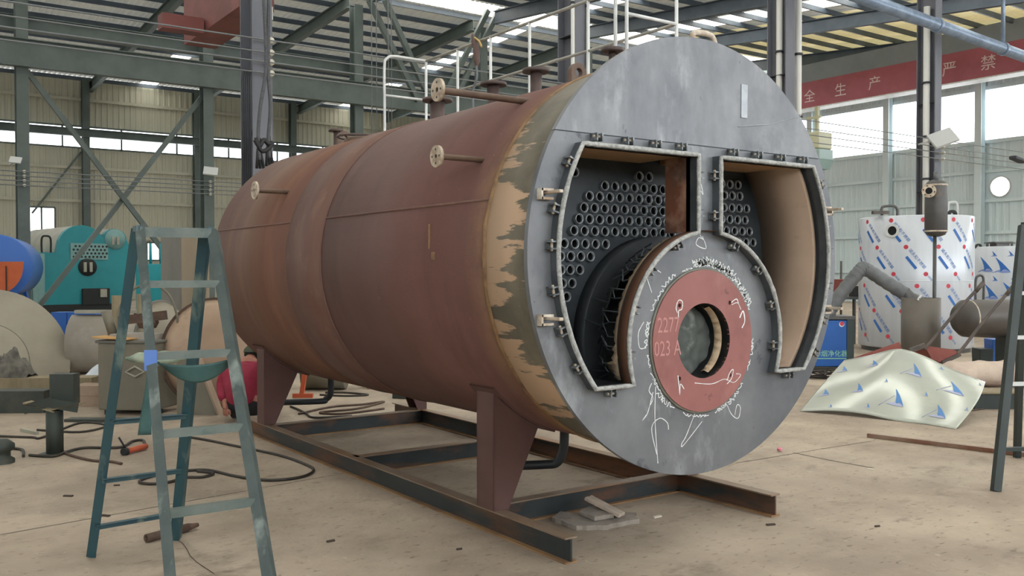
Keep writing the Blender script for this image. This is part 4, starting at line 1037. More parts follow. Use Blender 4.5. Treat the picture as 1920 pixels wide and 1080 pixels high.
# plate shelf hung between the frames and rag on it
tA, tB = TL.lerp(FL, 0.335), TRt.lerp(FRt, 0.335)
t1, t2 = BTL.lerp(BL, 0.40), BTR.lerp(BR, 0.40)
def drape(u, v):
    p_ = tA.lerp(tB, u) + HF * (0.03 + 0.05 * v) - V((0, 0, 0.02)); sag = (0.02 + 0.085 * v) * (4 * u * (1 - u)); return p_ + V((0, 0, -0.015 - sag))
cl_ = MB().grid(drape, 24, 8).build('draped_tarp', 'tarp_teal', None, tA); tag(cl_, 'teal tarp strip sagging between the rungs of the left ladder', 'cloth')
cl_.modifiers.new('thick', 'SOLIDIFY').thickness = 0.006
s0 = D(284, 662, 4.35); s1 = D(272, 815, 4.35)
def strap(u, v):
    p_ = s0.lerp(s1, v); return p_ + HR * ((u - 0.5) * (0.03 + 0.03 * v)) + HF * (0.012 * math.sin(v * 5 + u))
st = MB().grid(strap, 4, 16).build('hanging_strap', 'tarp_teal', None, s0); tag(st, 'teal strip hanging from the left ladder behind its front leg', 'cloth'); st.modifiers.new('thick', 'SOLIDIFY').thickness = 0.006
rg0 = BTL.lerp(BL, 0.385).lerp(BTR.lerp(BR, 0.385), 0.42)
mat('rag_green', '#a9b09c', '#7f927f', scale=14, rough=0.9)
def ragf(u, v):
    a = 2 * PI * v; r_ = 0.035 * math.sin(PI * min(max(u, 0.04), 0.96)) * (1 + 0.5 * mnoise.noise(V((u * 5, math.cos(a) * 1.4, math.sin(a) * 1.4)))) + 0.004
    return rg0 + HR * ((u - 0.4) * 0.30) + HF * (r_ * 1.5 * math.cos(a)) + V((0, 0, 0.02 + r_ * math.sin(a)))
tag(MB().grid(ragf, 24, 16).build('rag', 'rag_green', None, rg0), 'pale green rag lying on the left ladder between its frames', 'rag')

# ================================================================== left background
mat('teal_paint', '#1f8e97', '#178089', scale=0.8, rough=0.45); mat('teal_pale', '#7fa39f', '#6b9694', scale=2, rough=0.5)
mat('grey_lagging', '#a8a696', '#959386', scale=2, rough=0.55); mat('black_iron', '#202425', rough=0.7)
mat('tank_blue', '#2a5fae', rough=0.4); mat('tank_orange', '#c4643c', '#b4572f', scale=2, rough=0.5)
mat('pale_plate', '#aaa499', '#938c80', scale=0.8, rough=0.6, c3='#b9b4ab', scale3=2, lo3=0.5, hi3=0.8); mat('dish_steel', '#8e8778', '#9d9686', scale=1.2, rough=0.55)
mat('tan_steel', '#a48b74', '#b69d86', scale=1.5, rough=0.6, c3='#7d6852', scale3=2, lo3=0.6, hi3=0.8)
mat('grey_board', '#7c7a72', '#67675f', scale=1.5, rough=0.6, stretch=(2, 2, 0.3)); mat('tan_board', '#968873', '#857863', scale=1.5, rough=0.6, stretch=(2, 2, 0.4))
mat('machine_grey', '#7a7565', '#6a675b', scale=2, rough=0.55); mat('post_green', '#39403a', '#2d342f', scale=2, rough=0.6, c3='#4a4b42', scale3=3); mat('wood', '#8f8369', '#7d7159', scale=4, rough=0.85, stretch=(1, 4, 1))
mat('wood_pink', '#a6917e', '#95806d', scale=4, rough=0.85); mat('bag_white', '#e4eaf0', '#cfd8e0', scale=5, rough=0.5); mat('print_blue', '#2f62ad', rough=0.6); mat('rag_grey', '#77736a', '#4f4d48', scale=9, rough=0.95)
mat('hose_black', '#2b2723', '#3a332c', scale=20, rough=0.6); mat('orange_plastic', '#c05a38', rough=0.5); mat('rust_pipe', '#4b3a30', '#5f4a3c', scale=12, rough=0.7); mat('cardboard', '#c69a5f', rough=0.8)

def M3(yaw): return Matrix.Rotation(yaw, 3, 'Z')
# teal chain-grate boiler far away
tb0 = D(150, 584, 34.0); tb0.z = 0
tb = thing('teal_boiler', tb0, 'bright teal boiler with grey top drum far away on the left', 'boiler')
yw = R(10); ex = M3(yw) @ V((1, 0, 0)); ey = M3(yw) @ V((0, 1, 0))
def T(x, y, z): return tb0 + ex * x + ey * y + V((0, 0, z))
W2 = 1.50
def front_loop():
    L = [(-1.25, 0.35), (1.85, 0.35), (1.85, 2.55)]
    for k in range(0, 13): a = R(0) + R(150) * k / 12; L.append((1.30 + 0.45 * math.cos(a), 2.75 + 0.42 * math.sin(a)))
    for k in range(0, 13): a = R(25) + R(150) * k / 12; L.append((0.10 + 0.85 * math.cos(a), 2.45 + 0.82 * math.sin(a)))
    L += [(-0.8, 2.25), (-1.25, 2.2)]
    return L
MB().poly([front_loop()], lambda x, z, h: T(x, h, z), 0.25).build('front_casing', 'teal_paint', tb)
MB().box(T(0.2, 3.0, 1.3), (2.9, 5.5, 1.9), M3(yw)).build('body', 'teal_paint', tb)
MB().lathe([(0.84, 0.2), (0.84, 4.5), (0.0001, 4.7)], T(0.10, 0, 2.42), ey, 32).build('drum', 'grey_lagging', tb)
MB().lathe([(0.43, 0.2), (0.43, 4.5), (0.0001, 4.6)], T(1.30, 0, 2.75), ey, 24).build('drum', 'grey_lagging', tb)
for i in range(4):
    mb = MB().box(T(-1.35 - 0.05 * i, 0.2 + 0.55 * i, 1.25), (0.25, 0.5, 1.9), M3(yw)); mb.build('side_casing', 'teal_pale', tb)
    MB().lathe([(0.24, -0.45), (0.16, -0.5)], T(-1.42 - 0.05 * i, 0.2 + 0.55 * i, 1.75), (0, 0, 1), 4, smooth=False).build('side_recess', 'teal_pale', tb)
MB().box(T(0.35, -0.02, 2.30), (1.35, 0.06, 0.60), M3(yw)).build('grille', 'teal_pale', tb)
mb = MB()
for i in range(9):
    for j in range(4): mb.cyl(T(-0.22 + 0.14 * i + 0.07 * (j % 2), -0.06, 2.10 + 0.13 * j), T(-0.22 + 0.14 * i + 0.07 * (j % 2), -0.03, 2.10 + 0.13 * j), 0.042, 8)
mb.build('grille_holes', 'black_iron', tb)
MB().lathe([(0.0001, 0), (0.33, 0), (0.33, 0.05)], T(0.28, -0.05, 1.72), ey, 24).build('hand_hole', 'black_iron', tb)
for x in (0.17, 0.38): MB().box(T(x, -0.08, 1.72), (0.1, 0.05, 0.36), M3(yw)).build('hand_hole_bar', 'grey_lagging', tb)
MB().lathe([(0.0001, 0), (0.38, 0), (0.38, 0.05)], T(1.30, -0.05, 2.78), ey, 24).build('drum_end', 'teal_pale', tb)
for x in (1.2, 1.38): MB().box(T(x, -0.08, 2.72), (0.09, 0.05, 0.3), M3(yw)).build('hand_hole_bar', 'grey_lagging', tb)
MB().box(T(0.55, -0.08, 0.62), (1.0, 0.12, 0.62), M3(yw)).build('fire_door', 'black_iron', tb, bevel=0.03)
MB().box(T(0.80, -0.17, 0.75), (0.24, 0.03, 0.3), M3(yw)).build('data_plate', 'grey_lagging', tb)
MB().box(T(0.2, 2.5, 0.18), (3.2, 5.2, 0.34), M3(yw)).build('base', 'black_iron', tb)
MB().tube(spline([T(-1.2, 0.3, 2.15), T(-1.2, 0.3, 2.75), T(-1.05, 0.3, 2.85), T(-0.9, 0.3, 2.75), T(-0.9, 0.3, 2.2)], 5), 0.035, 8).build('ladder_hoop', 'black_iron', tb)
# second teal machine seen through the ladder
q0 = D(297, 572, 31.0); q0.z = 0
qb = thing('teal_tank', q0, 'dark teal machine casing seen far off through the ladder', 'machine')
MB().box(q0 + V((0, 0, 1.0)), (0.95, 1.4, 1.6), M3(-YAW)).build('casing', 'teal_paint', qb, bevel=0.03)
MB().box(q0 + V((0, 0, 0.1)), (1.05, 1.5, 0.2), M3(-YAW)).build('base', 'black_iron', qb)
for dx in (-0.25, 0.1, 0.3): MB().cyl(q0 + HR * dx + V((0, 0, 1.8)), q0 + HR * dx + V((0, 0, 2.5)), 0.05, 8).build('pipe', 'teal_paint', qb)
# blue and orange tank at the left edge
q0 = D(-8, 500, 26.0)
tk = thing('blue_tank', V((q0.x, q0.y, 0)), 'blue tank with orange end panel at the left edge beside the green column', 'tank')
ax = (q0 - CAMP); ax.z = 0; ax = (ax.normalized() + HR * 0.12).normalized()
MB().lathe([(0.0001, -0.03), (0.9, 0.0), (0.92, 0.05), (0.92, 4.0), (0.0001, 4.0)], q0, ax, 40).build('tank_shell', 'tank_blue', tk)
L = [(0.78 * math.cos(R(a)), 0.78 * math.sin(R(a))) for a in range(-172, -7, 6)]; L = [(-0.80, 0.14)] + [(x, z) for x, z in L] + [(0.80, 0.14)]
MB().poly([[(x, z + 0.0) for x, z in L]], lambda x, z, h: q0 + HR * x + V((0, 0, z)) - ax * (0.06 + h), 0.02).build('end_panel', 'tank_orange', tk)
MB().bar(q0 - ax * 0.1 + HR * 0.3 + V((0, 0, -0.9)), q0 - ax * 0.1 + HR * 0.3 + V((0, 0, 0.02)), 0.03, 0.03).build('latch_rod', 'black_iron', tk)
for s in (-0.5, 0.5):
    for t in (0.5, 3.3): MB().bar(q0 + HR * s + ax * t + V((0, 0, -0.75)), V((q0.x, q0.y, 0)) + HR * s * 1.4 + ax * t, 0.1, 0.1).build('stand_leg', 'tank_blue', tk)
# long pale rolled plate lying across
pl0 = F(118, 706); pl1 = F(455, 703)
d_ = (pl1 - pl0).normalized(); pn = V((-d_.y, d_.x, 0)); Lp = (pl1 - pl0).length - 0.25
def pan(u, v):
    a = R(-62) + R(124) * v; return pl0 + d_ * (u * Lp) + pn * (0.55 - 0.55 * math.cos(a) + 0.05) + V((0, 0, 0.45 + 0.50 * math.sin(a)))
o = MB().grid(pan, 2, 14).build('rolled_plate', 'pale_plate', None, pl0); tag(o, 'long pale grey rolled steel plate lying behind the ladder', 'plate'); o.modifiers.new('thick', 'SOLIDIFY').thickness = 0.02
o = MB().bar(pl0 + d_ * 0.05 + pn * 0.36 + V((0, 0, 0.935)), pl1 - d_ * 0.3 + pn * 0.36 + V((0, 0, 0.935)), 0.12, 0.05).build('steel_bar', 'grey_lagging', None, pl0 + pn * 0.36 + V((0, 0, 0.91))); tag(o, 'pale flat bar laid along the top of the long rolled plate', 'bar')
for k, (px_, ww) in enumerate(((118, 0.12), (160, 0.22))):
    p_ = D(px_, 586, 16.0); p_.z = 0.0
    o = MB().box(p_ + V((0, 0, 0.42)), (ww * 2.2, 0.3, 0.84), M3(-YAW)).build('blue_crate', 'tank_blue', None, p_); tag(o, ('narrow ' if k == 0 else 'wide ') + 'blue crate peeping over the long pale plate', 'crate')
# big dished end standing at the left edge
dc = D(-35, 690, 13.3)
ax = (-HF * 0.93 + HR * 0.25 + V((0, 0, 0.28))).normalized()
dh = thing('dished_end', V((dc.x, dc.y, 0)), 'large grey round dished end standing at the far left before the pale plate', 'plate')
MB().lathe([(1.18, 0.0), (1.18, 0.02), (0.65, 0.05), (0.63, 0.14), (0.47, 0.2), (0.0001, 0.24)], dc, ax, 64).build('disc', 'dish_steel', dh)
MB().annulus(dc + ax * 0.045, ax, 0.615, 0.655, 0.03, 48).build('hub_ring', 'machine_grey', dh)
# fill leaning discs behind the ladder
for px_, py_, dep, yaw_, r_, mm, lb in ((320, 668, 10.9, 79, 0.60, 'dish_steel', 'grey round plate standing on edge behind the ladder, left one'), (412, 672, 10.3, 40, 0.62, 'tan_steel', 'tan round plate standing on edge behind the ladder, beside the red jacket')):
    c_ = D(px_, py_, dep); c_.z = r_; ax = (M3(R(yaw_)) @ (-HF) + V((0, 0, 0.08))).normalized()
    o = thing('round_plate', V((c_.x, c_.y, 0)), lb, 'plate')
    MB().lathe([(0.0001, 0.10), (0.3, 0.08), (r_ - 0.08, 0.0), (r_, -0.1), (r_ - 0.014, -0.1), (r_ - 0.09, -0.015), (0.3, 0.065), (0.0001, 0.085)], c_, ax, 48).build('dish', mm, o)
    MB().annulus(c_ - ax * 0.1, ax, r_ - 0.02, r_ + 0.012, 0.02, 48).build('edge_ring', 'grey_board' if mm == 'dish_steel' else 'rust_pipe', o)
# standing box column
bc0 = D(347, 640, 11.7); bc0.z = 0
bx = thing('box_column', bc0, 'standing grey and tan sheet steel duct seen through the ladder', 'duct')
MB().box(bc0 + HR * -0.11 + V((0, 0, 1.03)), (0.26, 0.3, 2.02), M3(-YAW)).build('grey_side', 'grey_board', bx)
MB().box(bc0 + HR * 0.14 + V((0, 0, 1.03)), (0.235, 0.34, 2.02), M3(-YAW)).build('tan_side', 'tan_board', bx)
MB().box(bc0 + V((0, 0, 0.02)), (0.6, 0.45, 0.04), M3(-YAW)).build('foot', 'grey_board', bx)
# wedge shaped stand with pale edge
w0 = F(388, 778); w0.z = 0
L = [(-0.32, 0.0), (0.12, 0.0), (-0.12, 0.62), (-0.32, 0.62)]
ws = thing('wedge_stand', w0, 'dark tapered steel foot with pale edge between the ladder and the red jacket', 'stand')
MB().poly([L], lambda x, z, h: w0 + HR * x + HF * h + V((0, 0, z)), 0.1).build('web', 'machine_grey', ws)
MB().bar(w0 + HR * 0.13 + HF * 0.05, w0 + HR * -0.11 + HF * 0.05 + V((0, 0, 0.63)), 0.16, 0.02, up=HR).build('pale_edge', 'wood_pink', ws)
# steel machine box with handle
mb0 = F(240, 780); mb0.z = 0
mc = thing('steel_box', mb0, 'grey steel box with diamond handle standing behind the left ladder', 'box')
rot = M3(-YAW - R(8))
MB().box(mb0 + HF * 0.3 + V((0, 0, 0.41)), (0.66, 0.5, 0.72), rot).build('body', 'machine_grey', mc, bevel=0.015)
MB().box(mb0 + HF * 0.3 + V((0, 0, 0.785)), (0.70, 0.54, 0.03), rot).build('lid', 'grey_board', mc, bevel=0.008)
MB().box(mb0 + HF * 0.06 + HR * 0.06 + V((0, 0, 0.42)), (0.46, 0.02, 0.6), rot).build('door', 'grey_board', mc, bevel=0.01)
MB().tube([mb0 + HF * 0.02 + HR * (0.07 + a_) + V((0, 0, 0.47 + b_)) for a_, b_ in ((-0.1, 0), (0, 0.055), (0.1, 0), (0, -0.055))], 0.013, 8, closed=True).build('handle', 'grey_lagging', mc)
for dx in (-0.25, 0.25): MB().box(mb0 + HF * 0.15 + HR * dx + V((0, 0, 0.025)), (0.08, 0.1, 0.05), rot).build('foot', 'black_iron', mc)
o = MB().box(mb0 + HF * 0.12 + HR * -0.17 + V((0, 0, 0.826)), (0.42, 0.25, 0.012), rot @ Matrix.Rotation(R(3), 3, 'Y')).build('cardboard_sheet', 'cardboard', None, mb0 + V((0, 0, 0.81))); tag(o, 'orange brown cardboard sheet on the lid of the grey steel box', 'board')
# pipe yoke clamp on the lid
ck0 = mb0 + HF * 0.3 + V((0, 0, 0.80))
ck = thing('pipe_clamp', ck0, 'rusty chain clamp with hoop handle on top of the grey steel box', 'tool')
MB().box(ck0 + V((0, 0, 0.03)), (0.5, 0.3, 0.06), rot).build('base', 'pale_plate', ck)
MB().bar(ck0 + HR * -0.2 + V((0, 0, 0.2)), ck0 + HR * 0.3 + V((0, 0, 0.26)), 0.08, 0.1).build('jaw', 'rust_pipe', ck)
MB().tube(spline([ck0 + HR * -0.22 + V((0, 0, 0.06)), ck0 + HR * -0.22 + V((0, 0, 0.3)), ck0 + HR * -0.08 + V((0, 0, 0.52)), ck0 + HR * 0.12 + V((0, 0, 0.6)), ck0 + HR * 0.32 + V((0, 0, 0.5)), ck0 + HR * 0.42 + V((0, 0, 0.26)), ck0 + HR * 0.42 + V((0, 0, 0.06))], 6), 0.013, 10).build('hoop', 'machine_grey', ck)
MB().cyl(ck0 + HR * -0.28 + V((0, 0, 0.05)), ck0 + HR * -0.36 + V((0, 0, 0.3)), 0.05, 12).build('lever', 'machine_grey', ck)
MB().lathe([(0.0001, 0), (0.09, 0.02), (0.12, 0.08), (0.08, 0.16), (0.0001, 0.18)], ck0 + HR * 0.1 + V((0, 0, 0.1)), (0, 0, 1), 10, smooth=False).build('chain_heap', 'rust_pipe', ck)
for px_, z1 in ((219, 1.2), (266, 1.22)):
    p_ = D(px_, 620, 13.0); p_.z = 0
    o = MB().cyl(p_, p_ + V((0, 0, z1)), 0.065, 16).build('pipe_stub', 'wood', None, p_); tag(o, ('left' if px_ < 240 else 'right') + ' of two pale standing pipe stubs behind the clamp', 'pipe', 'pale pipe stubs')
# work stand (post with bracket)
ps0 = F(103, 851); ps0.z = 0
ps = thing('work_stand', ps0, 'dark green round post with bracket plates standing on the left floor', 'stand')
MB().cyl(ps0, ps0 + V((0, 0, 0.37)), 0.068, 24).build('post', 'post_green', ps)
MB().box(ps0 + V((0, 0, 0.006)), (0.2, 0.2, 0.01), rot).build('foot_plate', 'post_green', ps)
for dx, tl in ((-0.1, 16), (0.1, -10)):
    MB().box(ps0 + HR * dx + V((0, 0, 0.40)), (0.27, 0.14, 0.012), M3(-YAW) @ Matrix.Rotation(R(tl), 3, 'Y')).build('bracket_plate', 'wood', ps)
    MB().box(ps0 + HR * dx + HF * -0.065 + V((0, 0, 0.42)), (0.26, 0.01, 0.08), M3(-YAW) @ Matrix.Rotation(R(-tl), 3, 'Y')).build('bracket_lip', 'post_green', ps)
MB().box(ps0 + HR * 0.05 + HF * 0.08 + V((0, 0, 0.53)), (0.2, 0.12, 0.28), M3(-YAW)).build('upright_plate', 'post_green', ps)
# beams, blocks
g0 = F(-60, 772); g0.z = 0
o = MB().box(g0 + HR * 0.36 + V((0, 0, 0.12)), (1.05, 0.25, 0.24), M3(-YAW + R(2))).build('steel_block', 'post_green', None, g0); tag(o, 'dark green steel block on the floor at the left edge', 'block')
g0 = F(20, 752); g0.z = 0
o = MB().box(g0 + HF * 0.25 + HR * 0.1 + V((0, 0, 0.13)), (1.6, 0.3, 0.26), M3(-YAW + R(2))).build('timber_beam', 'wood', None, g0); tag(o, 'tan timber beam lying behind the dark green steel block', 'timber')
for k, (px_, z0, hh, ww) in enumerate(((160, 0.0, 0.12, 0.34), (162, 0.122, 0.11, 0.40))):
    g0 = F(px_, 763); g0.z = 0
    o = MB().box(g0 + HF * 0.2 + V((0, 0, z0 + hh / 2)), (ww, 0.3, hh), M3(-YAW + R(5 - 9 * k))).build('timber_block', 'wood_pink', None, g0 + V((0, 0, z0))); tag(o, ('lower' if k == 0 else 'upper') + ' of two pinkish timber blocks left of the grey steel box', 'timber')
# white sack with blue print
sk0 = F(165, 742); sk0.z = 0
def sackf(u, v):
    a = PI * v; x = (u - 0.5) * 0.62; h = 0.50 * (0.55 + 0.45 * u) * (math.sin(PI * min(max(u, 0.03), 0.97)) ** 0.4)
    n_ = 1 + 0.25 * mnoise.noise(V((u * 4, v * 3, 2)))
    return sk0 + HF * (0.36 + 0.16 * math.cos(a)) + HR * (x + 0.02) + V((0, 0, max(0.0, h * math.sin(a) * n_)))
sk = MB().grid(sackf, 20, 16).build('plastic_sack', 'bag_white', None, sk0); tag(sk, 'white plastic sack with blue print lying left of the grey steel box', 'sack')
# grey rags at left edge
rg = F(14, 748); rg.z = 0
def rags(u, v):
    a = PI * v; x = (u - 0.5) * 0.5
    n_ = 1 + 0.55 * mnoise.noise(V((u * 5, v * 5, 9))) + 0.2 * mnoise.noise(V((u * 14, v * 12, 2)))
    return rg + HF * (0.1 + 0.15 * math.cos(a)) + HR * x + V((0, 0, 0.24 + max(0, 0.30 * math.sin(PI * min(max(u, 0.01), 0.99)) ** 0.5 * math.sin(a) * n_)))
tag(MB().grid(rags, 26, 20).build('rag_heap', 'rag_grey', None, rg + V((0, 0, 0.26))), 'heap of grey rags on the timber beam at the left edge', 'rags')
# flat steel scraps
for k, (px_, py_, L_, w_, yw_, mm, lb) in enumerate(((180, 790, 0.6, 0.14, 4, 'post_green', 'dark flat steel strip on the floor left of the ladder'), (55, 812, 0.32, 0.03, 38, 'grey_lagging', 'pale thin rod end on the floor left of the post'), (100, 700, 1.3, 0.1, 2, 'black_iron', 'dark flat bar under the big dished end'))):
    g0 = F(px_, py_); o = MB().box(g0 + V((0, 0, 0.015)), (L_, w_, 0.03), M3(-YAW - R(yw_))).build('steel_strip', mm, None, g0); tag(o, lb, 'steel')
# valve reel at left edge
v0 = F(2, 868); v0.z = 0
vv_ = thing('hose_fitting', v0, 'dark round hose fitting cut by the left edge of the picture', 'fitting')
MB().lathe([(0.10, 0), (0.10, 0.03), (0.07, 0.05), (0.07, 0.09), (0.10, 0.11), (0.10, 0.15), (0.05, 0.19), (0.0001, 0.19)], v0, (0, 0, 1), 20).build('body', 'post_green', vv_)

# hoses and cables on the floor
def hose(pts, r_, m_, label, k=6, cat='hose', name='floor_hose'):
    P = [F(x, y) + V((0, 0, r_ + (q if len(t_) else 0))) for x, y, *t_ in pts for q in [t_[0] if t_ else 0]]
    o = MB().tube(spline(P, k), r_, 8).build(name, m_, None, P[0] - V((0, 0, r_))); return tag(o, label, cat)
hose([(310, 818), (370, 824), (440, 838), (520, 855), (570, 872), (588, 885), (560, 898), (500, 903), (440, 895), (390, 884), (340, 886), (300, 892), (270, 900), (262, 907), (285, 910), (320, 906), (345, 898), (380, 897), (400, 890), (370, 886)], 0.011, 'hose_black', 'long dark hose looping on the floor between the ladder and the skid')
hose([(55, 856), (100, 858), (130, 848), (160, 842), (200, 842), (230, 840), (248, 830), (268, 828), (272, 840)], 0.012, 'hose_black', 'dark hose leading from the post to the orange grinder')
hose([(118, 850), (140, 858), (175, 866), (210, 868), (228, 872)], 0.011, 'rust_pipe', 'brown hose end lying right of the post')
hose([(0, 820), (60, 822), (80, 822), (150, 795), (200, 800), (150, 812), (70, 808)], 0.011, 'hose_black', 'dark cable crossing the floor behind the post')
hose([(0, 842), (20, 843), (42, 846), (44, 858)], 0.012, 'hose_black', 'short dark hose from the fitting at the left edge')
hose([(560, 778), (620, 765), (680, 760), (720, 755), (670, 768), (600, 775), (640, 778), (720, 768)], 0.012, 'rust_pipe', 'reddish cable tangle on the floor under the rear of the boiler')
hose([(545, 764), (560, 770), (575, 778), (590, 785), (660, 782)], 0.012, 'hose_black', 'dark cable from behind the rear saddle')
hose([(600, 742), (650, 744), (690, 742), (650, 738), (610, 738)], 0.012, 'hose_black', 'thin dark cable loop on the bright floor behind the boiler')
# orange angle grinder
gr0 = F(255, 850)
gr = thing('angle_grinder', gr0, 'orange hand grinder lying on the floor behind the ladder', 'tool')
ga, gb = F(236, 853) + V((0, 0, 0.03)), F(274, 843) + V((0, 0, 0.03))
MB().tube([ga, ga.lerp(gb, 0.3), ga.lerp(gb, 0.6), gb], [0.028, 0.022, 0.026, 0.024], 12).build('body', 'orange_plastic', gr)
MB().cyl(ga - (gb - ga).normalized() * 0.03, ga + (gb - ga).normalized() * 0.01, 0.032, 14).build('gear_head', 'black_iron', gr)
MB().cyl(ga + V((0, 0, 0.02)), ga + V((-0.05, 0.02, 0.12)), 0.008, 8).build('side_handle', 'black_iron', gr)
# rusty torch pipe on the floor under the ladder
rp = thing('rusty_pipe', F(320, 1004), 'short rusty pipe with a side knob on the floor under the ladder', 'pipe')
pa, pb = F(274, 1018) + V((0, 0, 0.026)), F(352, 997) + V((0, 0, 0.026))
MB().lathe([(0.024, 0), (0.024, (pb - pa).length), (0.016, (pb - pa).length), (0.016, 0), (0.024, 0)], pa, pb - pa, 16).build('pipe', 'rust_pipe', rp)
MB().tube([pb, pb + (pb - pa).normalized() * 0.03, pb + (pb - pa).normalized() * 0.07], [0.024, 0.018, 0.012], 10).build('tip', 'rust_pipe', rp)
MB().cyl(pb.lerp(pa, 0.25) + V((0, 0, 0.01)), pb.lerp(pa, 0.25) + V((0, 0, 0.05)), 0.018, 10).build('knob', 'rust_pipe', rp)
# small scraps on the floor
mat('chip_dark', '#453b33', rough=0.9); mat('paper_pink', '#d9889a', rough=0.8); mat('paper_white', '#cfc6b5', rough=0.8)
for (x, y, s, m_, lb) in ((128, 931, 0.04, 'chip_dark', 'small dark chip on the floor left of the ladder'), (219, 911, 0.025, 'chip_dark', 'tiny dark sliver behind the ladder leg'), (198, 968, 0.035, 'chip_dark', 'small dark chip beside the rear ladder leg'), (620, 1016, 0.03, 'chip_dark', 'dark sliver on the floor before the skid'),
                          (861, 1031, 0.02, 'chip_dark', 'tiny dark chip left of the skid beam end'), (1445, 985, 0.035, 'chip_dark', 'dark chip at the right skid beam end'), (1633, 881, 0.03, 'paper_white', 'small pale scrap on the floor left of the right ladder'), (1645, 988, 0.02, 'chip_dark', 'tiny dark crumb on the right foreground floor'), (1232, 970, 0.04, 'paper_white', 'small tan crumb right of the rubble')):
    g0 = F(x, y); tag(MB().box(g0 + V((0, 0, 0.005)), (s * 1.6, s * 0.5, 0.01), M3(random.uniform(-0.8, 0.8) - YAW)).build('floor_chip', m_, None, g0), lb, 'scrap')
g0 = F(1462, 847)
def crumple(c_, r_, n_=14, seed=0, sq=0.7):
    def fn(u, v):
        a = 2 * PI * u; b_ = PI * (v - 0.5); d = V((math.cos(a) * math.cos(b_), math.sin(a) * math.cos(b_), math.sin(b_))); k = 1 + 0.5 * mnoise.noise(d * 2.2 + V((seed, seed, 0)))
        return c_ + V((d.x, d.y, d.z * sq)) * (r_ * k)
    return MB().grid(fn, n_, n_)
tag(crumple(g0 + V((0, 0, 0.02)), 0.022, 12, 3).build('crumpled_paper', 'paper_pink', None, g0), 'crumpled pink paper on the floor right of the boiler', 'paper')

# broken insulation pieces before the skid
mat('rubble', '#8f877d', '#a69c90', scale=8, rough=0.95, bump=0.4, c3='#746c63', scale3=5, lo3=0.5, hi3=0.7)
mat('rubble_pale', '#bfae9c', '#a89a8b', scale=8, rough=0.95, bump=0.3)
def slab(outline, z0, th, name, m_, label, tilt=None):
    P = [F(x, y) for x, y in outline]; c_ = sum(P, V((0, 0, 0))) / len(P); dense = []
    for i in range(len(P)):
        for j in range(6):
            p_ = P[i].lerp(P[(i + 1) % len(P)], j / 6); dense.append(p_ + (p_ - c_) * (0.10 * mnoise.noise(p_ * 16)))
    L = [(p_.x - c_.x, p_.y - c_.y) for p_ in dense]; rotm = tilt or Matrix.Identity(3)
    o = MB().poly([L], lambda x, y, h: c_ + V((0, 0, z0)) + rotm @ V((x, y, h)), th).build(name, m_, None, c_ + V((0, 0, z0)), bevel=th * 0.25); return tag(o, label, 'rubble')
slab([(1036, 978), (1050, 967), (1090, 972), (1140, 968), (1192, 970), (1196, 982), (1140, 994), (1080, 996)], 0.0, 0.03, 'insulation_slab', 'rubble', 'wide grey slab of broken insulation lying before the front cross beam')
slab([(1085, 975), (1105, 966), (1145, 972), (1150, 982), (1115, 988)], 0.032, 0.028, 'insulation_slab', 'rubble', 'middle grey piece of insulation on the wide slab')
slab([(1092, 968), (1108, 960), (1172, 976), (1160, 984)], 0.065, 0.022, 'insulation_slab', 'rubble_pale', 'pale wedge of insulation tilted on top of the slab', Matrix.Rotation(R(16), 3, V((0.5, 0.6, 0))))

# things seen under the boiler at the rear
q0 = F(600, 757); q0.z = 0
el = thing('orange_stand', F(572, 752), 'orange steel bracket on the bright floor behind the rear saddle', 'bracket')
a_ = F(565, 748)
MB().bar(a_ + V((0, 0, 0.02)), a_ + HR * 0.06 + V((0, 0, 0.42)), 0.05, 0.05).build('upright', 'orange_plastic', el)
MB().bar(a_ + HR * -0.1 + V((0, 0, 0.04)), a_ + HR * 0.14 + V((0, 0, 0.04)), 0.06, 0.05).build('foot', 'orange_plastic', el)
g0 = F(612, 735); g0.z = 0
o = MB().cyl(g0 + HR * -0.35 + HF * 0.3 + V((0, 0, 0.26)), g0 + HR * 0.2 + HF * 0.3 + V((0, 0, 0.26)), 0.26, 28).build('drum_shell', 'machine_grey', None, g0 + HF * 0.3); tag(o, 'grey drum lying on the floor behind the rear of the boiler', 'drum')
o = MB().box(g0 + HR * 0.5 + HF * 0.4 + V((0, 0, 0.16)), (0.1, 0.3, 0.32), M3(-YAW + 0.3)).build('pale_board', 'wood_pink', None, g0 + HR * 0.5 + HF * 0.4); tag(o, 'pale board leaning behind the grey drum under the boiler', 'board')
g0 = F(690, 708); g0.z = 0
o = MB().box(g0 + V((0, 0, 0.08)), (0.8, 0.5, 0.16), M3(-YAW - 0.2)).build('paper_sack', 'paper_white', None, g0, bevel=0.04); tag(o, 'pale flat sack on the bright floor behind the boiler', 'sack')
g0 = F(772, 752); g0.z = 0
o = MB().box(g0 + HF * 0.2 + V((0, 0, 0.07)), (0.5, 0.12, 0.14), M3(-0.9)).build('steel_offcut', 'post_green', None, g0); tag(o, 'dark green beam offcut behind the far rear saddle', 'steel')

# ================================================================== person squatting behind the ladder
mat('skin', '#b07a66', '#a56f5c', scale=10, rough=0.6); mat('jacket_red', '#a02a45', '#8c2039', scale=6, rough=0.75, bump=0.5, bscale=9); mat('trousers_black', '#17171b', rough=0.8); mat('hair_black', '#17140f', rough=0.8); mat('cap_green', '#4c5646', rough=0.8); mat('shoe_black', '#141416', rough=0.6)
pp = F(452, 792); pp.z = 0
per = thing('person', pp, 'person in a red jacket squatting with back turned behind the left ladder', 'person')
